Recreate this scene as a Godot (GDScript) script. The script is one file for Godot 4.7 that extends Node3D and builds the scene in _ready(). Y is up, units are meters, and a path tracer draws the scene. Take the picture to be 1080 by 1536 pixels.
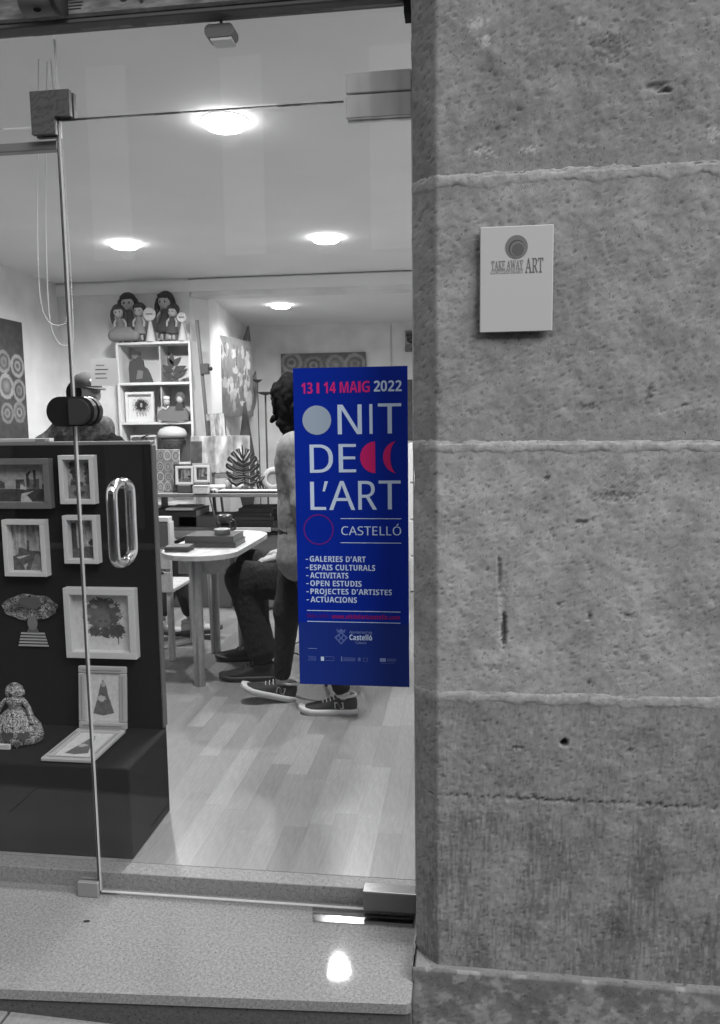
extends Node3D
# A shop doorway in a stone facade: glass door with a blue poster, lit gallery behind it, stone pier at the right.
# Units metres; shop floor y = 0, shop glass in the plane z = 0, street side +z.

var M := {}
var used := {}
var mesh_cache := {}

func _ready() -> void:
	build_light_and_camera()
	make_materials()
	build_street()
	build_facade()
	build_room()
	build_shopfront()
	build_signs()
	build_display()
	build_furniture()
	build_tables()
	build_people()

func build_light_and_camera() -> void:
	var cam := Camera3D.new()
	cam.name = "camera"
	add_child(cam)
	cam.position = Vector3(0, 1.45, 2.24)
	cam.rotation_degrees = Vector3(-6.67, 7.5, -0.75)
	cam.fov = 66.12
	cam.near = 0.05
	cam.far = 200.0
	cam.current = true
	var env := Environment.new()
	env.background_mode = Environment.BG_SKY
	var sky := Sky.new()
	var sm := ProceduralSkyMaterial.new()
	sm.sky_top_color = grey(0.55)
	sm.sky_horizon_color = grey(0.66)
	sm.ground_horizon_color = grey(0.35)
	sm.ground_bottom_color = grey(0.2)
	sm.sky_energy_multiplier = 0.9
	sky.sky_material = sm
	env.sky = sky
	env.tonemap_mode = Environment.TONE_MAPPER_LINEAR
	env.tonemap_exposure = 2.4
	env.sdfgi_enabled = true
	env.ssao_enabled = true
	env.ssil_enabled = true
	var we := WorldEnvironment.new()
	we.environment = env
	add_child(we)
	var sun := DirectionalLight3D.new()        # overcast: a broad, weak sun high over the street
	sun.light_energy = 0.5
	sun.light_angular_distance = 40.0
	sun.shadow_enabled = true
	sun.light_color = Color(1, 1, 1)
	add_child(sun)
	sun.look_at_from_position(Vector3(8.0, 9.5, 6.0), Vector3(0, 0, 0))

# ---------------------------------------------------------------- materials
func grey(l: float) -> Color:
	return Color(l, l, l).linear_to_srgb()

func mat(l: float, rough := 0.8, metal := 0.0) -> StandardMaterial3D:
	var m := StandardMaterial3D.new()
	m.albedo_color = grey(l)
	m.roughness = rough
	m.metallic = metal
	return m

func rgb_mat(c: Color, rough := 0.6) -> StandardMaterial3D:
	var m := StandardMaterial3D.new()
	m.albedo_color = c
	m.roughness = rough
	return m

# grey image whose bytes follow a noise, squeezed into lo..hi (0..1), gamma shapes the histogram
func noise_image(size: int, freq: float, lo: float, hi: float, gamma: float, sd: int, oct := 4, kind := FastNoiseLite.TYPE_SIMPLEX_SMOOTH) -> Image:
	var n := FastNoiseLite.new()
	n.seed = sd
	n.noise_type = kind
	n.frequency = freq
	n.fractal_octaves = oct
	var im := n.get_seamless_image(size, size)
	im.convert(Image.FORMAT_L8)
	var lut := PackedByteArray()
	lut.resize(256)
	for i in 256:
		lut[i] = clampi(int(255.0 * (lo + (hi - lo) * pow(i / 255.0, gamma))), 0, 255)
	var d := im.get_data()
	for i in d.size():
		d[i] = lut[d[i]]
	return Image.create_from_data(size, size, false, Image.FORMAT_L8, d)

func mul_images(a: Image, b: Image) -> Image:
	var x := a.get_data()
	var y := b.get_data()
	for i in x.size():
		x[i] = int(x[i] * y[i] / 255.0)
	return Image.create_from_data(a.get_width(), a.get_height(), false, Image.FORMAT_L8, x)

# contour-line pattern drawn from a noise: pale ground, dark curls
func swirl_image(size: int, freq: float, lines: float, lo: float, hi: float, sd: int) -> Image:
	var im := noise_image(size, freq, 0.0, 1.0, 1.0, sd, 2)
	var d := im.get_data()
	for i in d.size():
		var v := 0.5 + 0.5 * sin(d[i] / 255.0 * lines)
		d[i] = clampi(int(255.0 * lerpf(lo, hi, smoothstep(0.25, 0.6, v))), 0, 255)
	return Image.create_from_data(size, size, false, Image.FORMAT_L8, d)

func tex(im: Image) -> ImageTexture:
	im.convert(Image.FORMAT_RGB8)
	return ImageTexture.create_from_image(im)

func bump(im: Image, strength: float) -> ImageTexture:
	var c := im.duplicate() as Image
	c.convert(Image.FORMAT_RGBA8)
	c.bump_map_to_normal_map(strength)
	return ImageTexture.create_from_image(c)

func triplanar(m: StandardMaterial3D, scale: Vector3, world := false) -> StandardMaterial3D:
	m.uv1_triplanar = true
	m.uv1_world_triplanar = world
	m.uv1_scale = scale
	return m

# ---------------------------------------------------------------- nodes
func numbered(called: String) -> String:
	if not used.has(called):
		used[called] = 0
		return called
	used[called] += 1
	return "%s_%03d" % [called, used[called]]

func tag(o: Node3D, label: String, category := "", group := "", kind := "") -> void:
	if label: o.set_meta("label", label)
	if category: o.set_meta("category", category)
	if group: o.set_meta("group", group)
	if kind: o.set_meta("kind", kind)

func thing(called: String, label: String, category: String, at := Vector3.ZERO, turn := 0.0, group := "") -> Node3D:
	var o := Node3D.new()
	o.name = numbered(called)
	add_child(o)
	o.position = at
	o.rotation_degrees.y = turn
	tag(o, label, category, group)
	return o

func part(parent: Node3D, called: String, mesh: Mesh, m: Material, at := Vector3.ZERO, rot := Vector3.ZERO) -> MeshInstance3D:
	var o := MeshInstance3D.new()
	o.name = called if parent != self else numbered(called)
	o.mesh = mesh
	o.material_override = m
	parent.add_child(o, true)
	o.position = at
	o.rotation_degrees = rot
	return o

func structure(called: String, mesh: Mesh, m: Material, at := Vector3.ZERO) -> MeshInstance3D:
	var o := part(self, called, mesh, m, at)
	o.set_meta("kind", "structure")
	return o

# ---------------------------------------------------------------- shapes
func new_st(flat := true) -> SurfaceTool:
	var st := SurfaceTool.new()
	st.begin(Mesh.PRIMITIVE_TRIANGLES)
	if flat:
		st.set_smooth_group(-1)
	return st

func done(st: SurfaceTool) -> ArrayMesh:
	st.generate_normals()
	return st.commit()

# convex polygon turned so that it faces away from c
func face(st: SurfaceTool, pts: Array, c: Vector3) -> void:
	var n: Vector3 = (pts[1] - pts[0]).cross(pts[2] - pts[0])
	var mid := Vector3.ZERO
	for p in pts: mid += p
	mid /= pts.size()
	var out := n.dot(mid - c) > 0.0
	for i in range(1, pts.size() - 1):
		st.add_vertex(pts[0])
		if out:
			st.add_vertex(pts[i + 1]); st.add_vertex(pts[i])
		else:
			st.add_vertex(pts[i]); st.add_vertex(pts[i + 1])

func add_box(st: SurfaceTool, c: Vector3, size: Vector3, bev := 0.0, basis := Basis()) -> void:
	var h := size / 2.0
	bev = minf(bev, minf(h.x, minf(h.y, h.z)) * 0.9)
	var v := {}
	for sx in [-1, 1]:
		for sy in [-1, 1]:
			for sz in [-1, 1]:
				v[[sx, sy, sz, 0]] = c + basis * Vector3(sx * h.x, sy * (h.y - bev), sz * (h.z - bev))
				v[[sx, sy, sz, 1]] = c + basis * Vector3(sx * (h.x - bev), sy * h.y, sz * (h.z - bev))
				v[[sx, sy, sz, 2]] = c + basis * Vector3(sx * (h.x - bev), sy * (h.y - bev), sz * h.z)
	for s in [-1, 1]:
		face(st, [v[[s, -1, -1, 0]], v[[s, 1, -1, 0]], v[[s, 1, 1, 0]], v[[s, -1, 1, 0]]], c)
		face(st, [v[[-1, s, -1, 1]], v[[1, s, -1, 1]], v[[1, s, 1, 1]], v[[-1, s, 1, 1]]], c)
		face(st, [v[[-1, -1, s, 2]], v[[1, -1, s, 2]], v[[1, 1, s, 2]], v[[-1, 1, s, 2]]], c)
		if bev > 0.0:
			for t in [-1, 1]:
				face(st, [v[[s, t, -1, 0]], v[[s, t, 1, 0]], v[[s, t, 1, 1]], v[[s, t, -1, 1]]], c)
				face(st, [v[[s, -1, t, 0]], v[[s, 1, t, 0]], v[[s, 1, t, 2]], v[[s, -1, t, 2]]], c)
				face(st, [v[[-1, s, t, 1]], v[[1, s, t, 1]], v[[1, s, t, 2]], v[[-1, s, t, 2]]], c)
				for u in [-1, 1]:
					face(st, [v[[s, t, u, 0]], v[[s, t, u, 1]], v[[s, t, u, 2]]], c)

func box(size: Vector3, bev := 0.002) -> ArrayMesh:
	var key := "b%s/%s" % [size, bev]
	if not mesh_cache.has(key):
		var st := new_st()
		add_box(st, Vector3.ZERO, size, bev)
		mesh_cache[key] = done(st)
	return mesh_cache[key]

# a slab from corner lo to corner hi, as a child of parent
func slab(parent: Node3D, called: String, lo: Vector3, hi: Vector3, m: Material, bev := 0.002) -> MeshInstance3D:
	return part(parent, called, box((hi - lo).abs(), bev), m, (lo + hi) / 2.0)

# polygon (x, y) extruded along z from -d/2 to d/2, edges chamfered on the front by bev
func prism(poly: PackedVector2Array, d: float) -> ArrayMesh:
	var st := new_st()
	var idx := Geometry2D.triangulate_polygon(poly)
	for i in range(0, idx.size(), 3):
		var a := poly[idx[i]]
		var b := poly[idx[i + 1]]
		var c := poly[idx[i + 2]]
		if (b - a).cross(c - a) < 0.0:
			var t := b; b = c; c = t
		for p in [a, c, b]: st.add_vertex(Vector3(p.x, p.y, d / 2))
		for p in [a, b, c]: st.add_vertex(Vector3(p.x, p.y, -d / 2))
	var area := 0.0
	for i in poly.size():
		area += poly[i].cross(poly[(i + 1) % poly.size()])
	for i in poly.size():
		var a := poly[i]
		var b := poly[(i + 1) % poly.size()]
		if area < 0.0:
			var t := a; a = b; b = t
		var q := [Vector3(a.x, a.y, -d / 2), Vector3(b.x, b.y, -d / 2), Vector3(b.x, b.y, d / 2), Vector3(a.x, a.y, d / 2)]
		for k in [0, 2, 1, 0, 3, 2]: st.add_vertex(q[k])
	return done(st)

func ellipse(rx: float, ry: float, c := Vector2.ZERO, n := 40, a0 := 0.0, a1 := TAU) -> PackedVector2Array:
	var p := PackedVector2Array()
	var whole := absf(a1 - a0) > 6.28
	for i in (n if whole else n + 1):
		var a := a0 + (a1 - a0) * i / n
		p.append(c + Vector2(cos(a) * rx, sin(a) * ry))
	return p

func rounded(w: float, h: float, r: float, c := Vector2.ZERO, n := 8) -> PackedVector2Array:
	var p := PackedVector2Array()
	for q in 4:
		var o := Vector2((w / 2 - r) * [1, -1, -1, 1][q], (h / 2 - r) * [1, 1, -1, -1][q])
		for i in n + 1:
			var a := PI / 2 * (q + float(i) / n)
			p.append(c + o + Vector2(cos(a), sin(a)) * r)
	return p

# profile of (radius, y) turned about the y axis
func lathe(profile: Array, seg := 24, squash := 1.0) -> ArrayMesh:
	var st := new_st(false)
	st.set_smooth_group(0)
	for i in profile.size() - 1:
		var p: Vector2 = profile[i]
		var q: Vector2 = profile[i + 1]
		for k in seg:
			var a := TAU * k / seg
			var b := TAU * (k + 1) / seg
			var v := [Vector3(cos(a) * p.x, p.y, sin(a) * p.x * squash), Vector3(cos(b) * p.x, p.y, sin(b) * p.x * squash), Vector3(cos(b) * q.x, q.y, sin(b) * q.x * squash), Vector3(cos(a) * q.x, q.y, sin(a) * q.x * squash)]
			for j in [0, 1, 2, 0, 2, 3]: st.add_vertex(v[j])
	return done(st)

# round bar through points; radii may be one number or one per point
func add_tube(st: SurfaceTool, pts: Array, rad, seg := 10, caps := true) -> void:
	var rings := []
	var ref := Vector3.ZERO
	for i in pts.size():
		var t: Vector3 = (pts[mini(i + 1, pts.size() - 1)] - pts[maxi(i - 1, 0)]).normalized()
		if ref == Vector3.ZERO:
			ref = t.cross(Vector3.UP if absf(t.y) < 0.9 else Vector3.RIGHT).normalized()
		var u := (ref - t * ref.dot(t)).normalized()
		ref = u
		var w := t.cross(u)
		var r: float = rad[i] if rad is Array else rad
		var ring := []
		for k in seg:
			var a := TAU * k / seg
			ring.append(pts[i] + (u * cos(a) + w * sin(a)) * r)
		rings.append(ring)
	for i in rings.size() - 1:
		for k in seg:
			var v := [rings[i][k], rings[i][(k + 1) % seg], rings[i + 1][(k + 1) % seg], rings[i + 1][k]]
			for j in [0, 2, 1, 0, 3, 2]: st.add_vertex(v[j])
	if caps:
		for e in [0, rings.size() - 1]:
			for k in range(1, seg - 1):
				var v := [rings[e][0], rings[e][k], rings[e][k + 1]]
				for j in ([0, 1, 2] if e == 0 else [0, 2, 1]): st.add_vertex(v[j])

func tube(pts: Array, rad, seg := 10) -> ArrayMesh:
	var st := new_st(false)
	st.set_smooth_group(0)
	add_tube(st, pts, rad, seg)
	return done(st)

func arc(pts: Array, steps := 6) -> Array:      # Catmull-Rom through points
	var out := []
	for i in pts.size() - 1:
		var a: Vector3 = pts[maxi(i - 1, 0)]
		var d: Vector3 = pts[mini(i + 2, pts.size() - 1)]
		for k in steps:
			out.append((pts[i] as Vector3).cubic_interpolate(pts[i + 1], a, d, float(k) / steps))
	out.append(pts[-1])
	return out

func ball(r: Vector3, seg := 16) -> ArrayMesh:
	var key := "s%s/%s" % [r, seg]
	if not mesh_cache.has(key):
		var prof := []
		for i in seg / 2 + 1:
			var a := -PI / 2 + PI * i / (seg / 2)
			prof.append(Vector2(maxf(cos(a), 0.0001), sin(a)))
		var st := new_st(false)
		st.set_smooth_group(0)
		for i in prof.size() - 1:
			for k in seg:
				var a := TAU * k / seg
				var b := TAU * (k + 1) / seg
				var p: Vector2 = prof[i]
				var q: Vector2 = prof[i + 1]
				var v := [Vector3(cos(a) * p.x, p.y, sin(a) * p.x), Vector3(cos(b) * p.x, p.y, sin(b) * p.x), Vector3(cos(b) * q.x, q.y, sin(b) * q.x), Vector3(cos(a) * q.x, q.y, sin(a) * q.x)]
				for j in [0, 1, 2, 0, 2, 3]: st.add_vertex(v[j] * r)
		mesh_cache[key] = done(st)
	return mesh_cache[key]

# flat lettering: str fitted into a box w x h centred at (left edge, middle) at
func lettering(parent: Node3D, s: String, left: float, mid: float, w: float, h: float, z: float, m: Material, bold := false, serif := false) -> void:
	var f := SystemFont.new()
	f.font_names = PackedStringArray(["Droid Serif" if serif else "Droid Sans"])
	f.font_weight = 700 if bold else 400
	var t := TextMesh.new()
	t.text = s
	t.font = f
	t.font_size = 64
	t.pixel_size = 0.01
	t.depth = 0.02
	t.curve_step = 2.0
	var b := t.get_aabb()
	var o := MeshInstance3D.new()
	o.name = "lettering"
	o.mesh = t
	o.material_override = m
	parent.add_child(o, true)
	var k := Vector3(w / b.size.x, h / b.size.y, 0.02)
	o.scale = k
	o.position = Vector3(left + w / 2 - b.get_center().x * k.x, mid - b.get_center().y * k.y, z)

# ---------------------------------------------------------------- smooth bodies (distance field meshed as surface nets)
func add_sdf(st: SurfaceTool, bones: Array, cell: float, k: float) -> void:
	var lo := Vector3.INF
	var hi := -Vector3.INF
	for b in bones:
		var r: float = maxf(b[2], b[3]) + cell * 2.5
		for e in [b[0], b[1]]:
			lo = lo.min(e - Vector3.ONE * r)
			hi = hi.max(e + Vector3.ONE * r)
	var nx := int((hi.x - lo.x) / cell) + 2
	var ny := int((hi.y - lo.y) / cell) + 2
	var nz := int((hi.z - lo.z) / cell) + 2
	var f := PackedFloat32Array()
	f.resize(nx * ny * nz)
	f.fill(1.0)
	for b in bones:
		var a: Vector3 = b[0]
		var ab: Vector3 = b[1] - a
		var ll := maxf(ab.length_squared(), 1e-9)
		var ra: float = b[2]
		var rd: float = b[3] - ra
		var m := maxf(b[2], b[3]) + k + cell * 1.5
		var p0 := ((a.min(b[1]) - Vector3.ONE * m - lo) / cell).floor()
		var p1 := ((a.max(b[1]) + Vector3.ONE * m - lo) / cell).ceil()
		for x in range(maxi(int(p0.x), 0), mini(int(p1.x) + 1, nx)):
			for y in range(maxi(int(p0.y), 0), mini(int(p1.y) + 1, ny)):
				var row := (x * ny + y) * nz
				for z in range(maxi(int(p0.z), 0), mini(int(p1.z) + 1, nz)):
					var pa := lo + Vector3(x, y, z) * cell - a
					var t := clampf(pa.dot(ab) / ll, 0.0, 1.0)
					var d := (pa - ab * t).length() - ra - rd * t
					var g := f[row + z]
					var hh := maxf(k - absf(g - d), 0.0) / k
					f[row + z] = minf(g, d) - hh * hh * k * 0.25
	var vert := PackedInt32Array()
	vert.resize(nx * ny * nz)
	vert.fill(-1)
	var pos := PackedVector3Array()
	var nor := PackedVector3Array()
	var sx := ny * nz
	for x in nx - 1:
		for y in ny - 1:
			for z in nz - 1:
				var i := x * sx + y * nz + z
				var c0 := f[i]; var c1 := f[i + 1]; var c2 := f[i + nz]; var c3 := f[i + nz + 1]
				var c4 := f[i + sx]; var c5 := f[i + sx + 1]; var c6 := f[i + sx + nz]; var c7 := f[i + sx + nz + 1]
				var neg := int(c0 < 0) + int(c1 < 0) + int(c2 < 0) + int(c3 < 0) + int(c4 < 0) + int(c5 < 0) + int(c6 < 0) + int(c7 < 0)
				if neg == 0 or neg == 8:
					continue
				var g := Vector3(c4 + c5 + c6 + c7 - c0 - c1 - c2 - c3, c2 + c3 + c6 + c7 - c0 - c1 - c4 - c5, c1 + c3 + c5 + c7 - c0 - c2 - c4 - c6) / 4.0
				var mean := (c0 + c1 + c2 + c3 + c4 + c5 + c6 + c7) / 8.0
				var off := -g * mean / maxf(g.length_squared(), 1e-9)
				off = off.clamp(Vector3.ONE * -0.5, Vector3.ONE * 0.5)
				vert[i] = pos.size()
				pos.append(lo + (Vector3(x, y, z) + Vector3.ONE * 0.5 + off) * cell)
				nor.append(g.normalized())
	for x in range(1, nx - 1):
		for y in range(1, ny - 1):
			for z in range(1, nz - 1):
				var i := x * sx + y * nz + z
				var s0 := f[i] < 0
				for ax in 3:
					var st1: int = [sx, nz, 1][ax]
					if (f[i + st1] < 0) == s0:
						continue
					var u: int = [nz, 1, sx][ax]
					var w: int = [1, sx, nz][ax]
					var q := [vert[i], vert[i - u], vert[i - u - w], vert[i - w]]
					if q.min() < 0:
						continue
					var order := [0, 1, 2, 0, 2, 3] if not s0 else [0, 2, 1, 0, 3, 2]
					for j in order:
						st.set_normal(nor[q[j]])
						st.add_vertex(pos[q[j]])

func sdf_mesh(bones: Array, cell: float, k: float) -> ArrayMesh:
	var st := SurfaceTool.new()
	st.begin(Mesh.PRIMITIVE_TRIANGLES)
	add_sdf(st, bones, cell, k)
	return st.commit()

# ---------------------------------------------------------------- stone
func n2(sd: int, freq: float, oct := 3) -> FastNoiseLite:
	var n := FastNoiseLite.new()
	n.seed = sd
	n.frequency = freq
	n.fractal_octaves = oct
	n.noise_type = FastNoiseLite.TYPE_SIMPLEX_SMOOTH
	return n

# samples along a plan profile (x, z), rounded at its corners: arrays of position and outward normal
func profile_samples(poly: Array, fine: float, fine_from: float, fine_to: float, coarse: float) -> Array:
	var p := []
	for i in poly.size() - 1:
		var a: Vector2 = poly[i]
		var b: Vector2 = poly[i + 1]
		var n := maxi(1, int(a.distance_to(b) / 0.0015))
		for k in n: p.append(a.lerp(b, float(k) / n))
	p.append(poly[-1])
	var q := []
	for i in p.size():
		var s := Vector2.ZERO
		var c := 0
		for j in range(maxi(0, i - 3), mini(p.size(), i + 4)):
			s += p[j]; c += 1
		q.append(s / c if i > 3 and i < p.size() - 4 else p[i])
	var out := [q[0]]
	var run := 0.0
	for i in range(1, q.size()):
		run += (q[i] as Vector2).distance_to(q[i - 1])
		var step := fine if q[i].y > 0.12 and q[i].x > fine_from and q[i].x < fine_to else coarse
		if run >= step or i == q.size() - 1:
			out.append(q[i])
			run = 0.0
	var res := []
	var s := 0.0
	for i in out.size():
		var t: Vector2 = (out[mini(i + 1, out.size() - 1)] - out[maxi(i - 1, 0)]).normalized()
		if i > 0: s += (out[i] as Vector2).distance_to(out[i - 1])
		res.append([out[i], Vector2(-t.y, t.x), s])   # profile runs left to right with the street on its left hand (+z)
	return res

# marks of one's own on the wall: [x, y, half width, half height, depth in m, colour factor, raggedness]
var WALL_MARKS := [
	[0.259, 0.619, 0.0100, 0.0115, -0.028, 0.45, 0.1],      # drilled hole
	[0.092, 1.06, 0.005, 0.052, -0.004, 0.66, 0.2], [0.098, 0.99, 0.008, 0.04, -0.002, 1.5, 0.25], [0.104, 0.91, 0.0075, 0.052, -0.009, 0.42, 0.2],   # scar
	[0.385, 0.13, 0.035, 0.028, 0.0, 0.72, 0.7], [0.40, 0.115, 0.022, 0.02, 0.0, 0.75, 0.7],
	[0.44, 2.205, 0.028, 0.010, -0.004, 0.8, 0.3], [0.46, 2.195, 0.022, 0.005, -0.007, 0.6, 0.2], [0.335, 2.295, 0.035, 0.03, -0.003, 0.75, 0.8],
	[0.155, 2.08, 0.018, 0.008, 0.001, 1.7, 0.9], [0.04, 2.085, 0.02, 0.012, 0.001, 1.6, 0.9], [0.06, 2.075, 0.012, 0.006, 0.001, 1.7, 0.9], [0.29, 2.082, 0.018, 0.006, 0.001, 1.55, 0.9], [0.565, 2.09, 0.016, 0.018, 0.001, 1.5, 0.9],
	[0.03, 2.37, 0.02, 0.012, 0.001, 1.5, 0.9], [0.05, 2.33, 0.01, 0.012, 0.001, 1.6, 0.9], [0.27, 2.36, 0.016, 0.008, 0.001, 1.45, 0.9],
	[0.445, 1.505, 0.012, 0.025, -0.002, 0.6, 0.6], [0.30, 1.475, 0.025, 0.008, -0.003, 0.7, 0.8], [0.53, 1.475, 0.012, 0.003, -0.004, 0.5, 0.5],
	[0.37, 1.255, 0.04, 0.012, -0.002, 0.66, 0.9], [0.37, 1.31, 0.05, 0.05, 0.0, 0.82, 0.9], [0.42, 1.31, 0.006, 0.05, 0.0, 0.7, 0.8],
	[0.29, 1.19, 0.016, 0.007, -0.005, 0.7, 0.6], [0.205, 1.30, 0.008, 0.006, -0.005, 0.6, 0.5], [0.47, 1.30, 0.012, 0.006, -0.003, 0.7, 0.6],
	[0.315, 0.95, 0.006, 0.012, -0.005, 0.55, 0.5], [0.41, 0.955, 0.016, 0.008, -0.003, 0.75, 0.7], [0.32, 0.78, 0.008, 0.012, -0.004, 0.6, 0.6], [0.45, 0.85, 0.01, 0.012, -0.002, 0.65, 0.8], [0.24, 0.98, 0.007, 0.007, -0.004, 0.6, 0.5],
	[0.08, 0.81, 0.02, 0.01, -0.002, 0.75, 0.8], [0.42, 0.605, 0.009, 0.005, -0.004, 0.6, 0.5], [0.14, 0.6, 0.014, 0.004, -0.005, 0.7, 0.6],
]
func wall_mark(x: float, y: float, nz: FastNoiseLite) -> Vector2:
	var dh := 0.0
	var mul := 1.0
	for m in WALL_MARKS:
		if absf(x - m[0]) > m[2] * 1.6 or absf(y - m[1]) > m[3] * 1.6: continue
		var r: float = Vector2((x - m[0]) / m[2], (y - m[1]) / m[3]).length() + nz.get_noise_2d(x * 900.0, y * 900.0) * m[6] * 1.6
		if r < 1.0:
			var w := smoothstep(1.0, 0.62, r)
			dh += m[4] * w
			mul *= lerpf(1.0, m[5], w)
	# the long hairline crack across the fourth stone
	if y < 0.5 and y > 0.43 and x > -0.1:
		var yc := 0.462 + 0.004 * nz.get_noise_2d(x * 300.0, 7.0) + 0.008 * nz.get_noise_2d(x * 60.0, 50.0)
		var open := smoothstep(-0.25, 0.3, nz.get_noise_2d(x * 90.0, 90.0)) + (0.9 if x > 0.12 and x < 0.3 else 0.0)
		var d := absf(y - yc)
		if d < 0.0045:
			var w := (1.0 - d / 0.0045) * minf(open, 1.0)
			dh -= 0.006 * w
			mul *= lerpf(1.0, 0.55, w)
	return Vector2(dh, mul)

func stone_face(samples: Array, y0: float, y1: float, sd: int, tone: float, rough: float, dy := 0.0045, streak := 0.0, plaster := 0.0) -> ArrayMesh:
	var a := n2(sd, 5.0, 3)
	var b := n2(sd + 11, 38.0, 3)
	var c := n2(sd + 23, 130.0, 2)
	var e := n2(sd + 31, 70.0, 2)
	var g := n2(sd + 47, 17.0, 4)
	var k := n2(sd + 5, 1.0, 2)
	var st := new_st(false)
	st.set_smooth_group(0)
	var ny := maxi(2, int((y1 - y0) / dy))
	var ns := samples.size()
	for i in ns:
		var p: Vector2 = samples[i][0]
		var n: Vector2 = samples[i][1]
		var s: float = samples[i][2]
		var er := 0.006 + 0.004 * b.get_noise_2d(s * 0.5, sd * 0.1)
		for j in ny + 1:
			var y := y0 + (y1 - y0) * j / ny
			var na := a.get_noise_2d(s, y)
			var nb := b.get_noise_2d(s, y)
			var nc := c.get_noise_2d(s, y * (0.22 if streak > 0.0 else 1.0))
			var ne := e.get_noise_2d(s * 0.7, y * 1.5)
			var ng := g.get_noise_2d(s, y)
			var h := na * 0.005 * rough + nb * 0.0010 * rough + nc * 0.0004 * rough
			var pit := maxf(0.0, ne - 0.36)
			h -= pit * 0.007
			var ed := minf(y - y0, y1 - y)
			h *= 0.25 + 0.75 * smoothstep(0.01, 0.07, ed)
			if ed < er:
				h -= er * (1.0 - sqrt(1.0 - pow(1.0 - ed / er, 2.0)))
			var col := tone * (1.0 + 0.26 * na + 0.10 * nb + (0.10 + 0.16 * streak) * nc + 0.20 * ng)
			if ne > 0.44: col *= lerpf(1.0, 0.68, minf((ne - 0.44) * 6.0, 1.0))
			if streak > 0.0 and y < 0.42:           # damp-stained foot of the pier: dark vertical runs
				var run := 0.55 * c.get_noise_2d(s * 0.8 + 5.0, y * 0.06) + 0.8 * a.get_noise_2d(s * 1.6, y * 0.5 + 9.0) + 0.35 * nb
				col *= lerpf(1.0, 0.68, smoothstep(0.02, 0.22, run + (0.16 - y) * 0.55))
			if plaster > 0.0 and ng + 0.7 * na > 0.05: col = lerpf(col, plaster * (1.0 + 0.2 * nb), smoothstep(0.05, 0.2, ng + 0.7 * na))
			var m := wall_mark(p.x, y, k) if p.y > 0.2 else Vector2(0, 1)
			h += m.x
			col = clampf(col * m.y, 0.03, 0.6)
			st.set_color(Color(col, col, col))
			st.add_vertex(Vector3(p.x + n.x * h, y, p.y + n.y * h))
	for i in ns - 1:
		for j in ny:
			var q := i * (ny + 1) + j
			for v in [q, q + 1, q + ny + 2, q, q + ny + 2, q + ny + 1]: st.add_index(v)
	return done(st)

func mortar_strip(samples: Array, y: float, half: float, sd: int, tone: float, slope := 0.0) -> ArrayMesh:
	var a := n2(sd, 14.0, 3)
	var b := n2(sd + 3, 70.0, 3)
	var st := new_st(false)
	st.set_smooth_group(0)
	var rows := 14
	for i in samples.size():
		var p: Vector2 = samples[i][0]
		var n: Vector2 = samples[i][1]
		var s: float = samples[i][2]
		var up := half * (0.9 + 0.25 * a.get_noise_2d(s, 0.0) + 0.16 * b.get_noise_2d(s, 0.0))
		var dn := half * (0.9 + 0.55 * a.get_noise_2d(s, 9.0) + 0.2 * b.get_noise_2d(s, 9.0))
		for j in rows + 1:
			var t := -1.0 + 2.0 * j / rows
			var yy := y + slope * p.x + (t * dn if t < 0.0 else t * up)
			var h := 0.0032 - 0.0062 * pow(absf(t), 2.6) + 0.0005 * b.get_noise_2d(s, yy) + 0.0010 * a.get_noise_2d(s * 1.5, yy * 1.5) - 0.001
			var col := tone * (1.0 + 0.22 * a.get_noise_2d(s, yy + 30.0) + 0.26 * b.get_noise_2d(s * 0.8, yy + 60.0))
			if absf(t - 0.45) < 0.12 and a.get_noise_2d(s * 0.6, 77.0) > 0.0: h -= 0.0015
			st.set_color(Color(col, col, col))
			st.add_vertex(Vector3(p.x + n.x * h, yy, p.y + n.y * h))
	for i in samples.size() - 1:
		for j in rows:
			var q := i * (rows + 1) + j
			for v in [q, q + 1, q + rows + 2, q, q + rows + 2, q + rows + 1]: st.add_index(v)
	return done(st)

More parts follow.
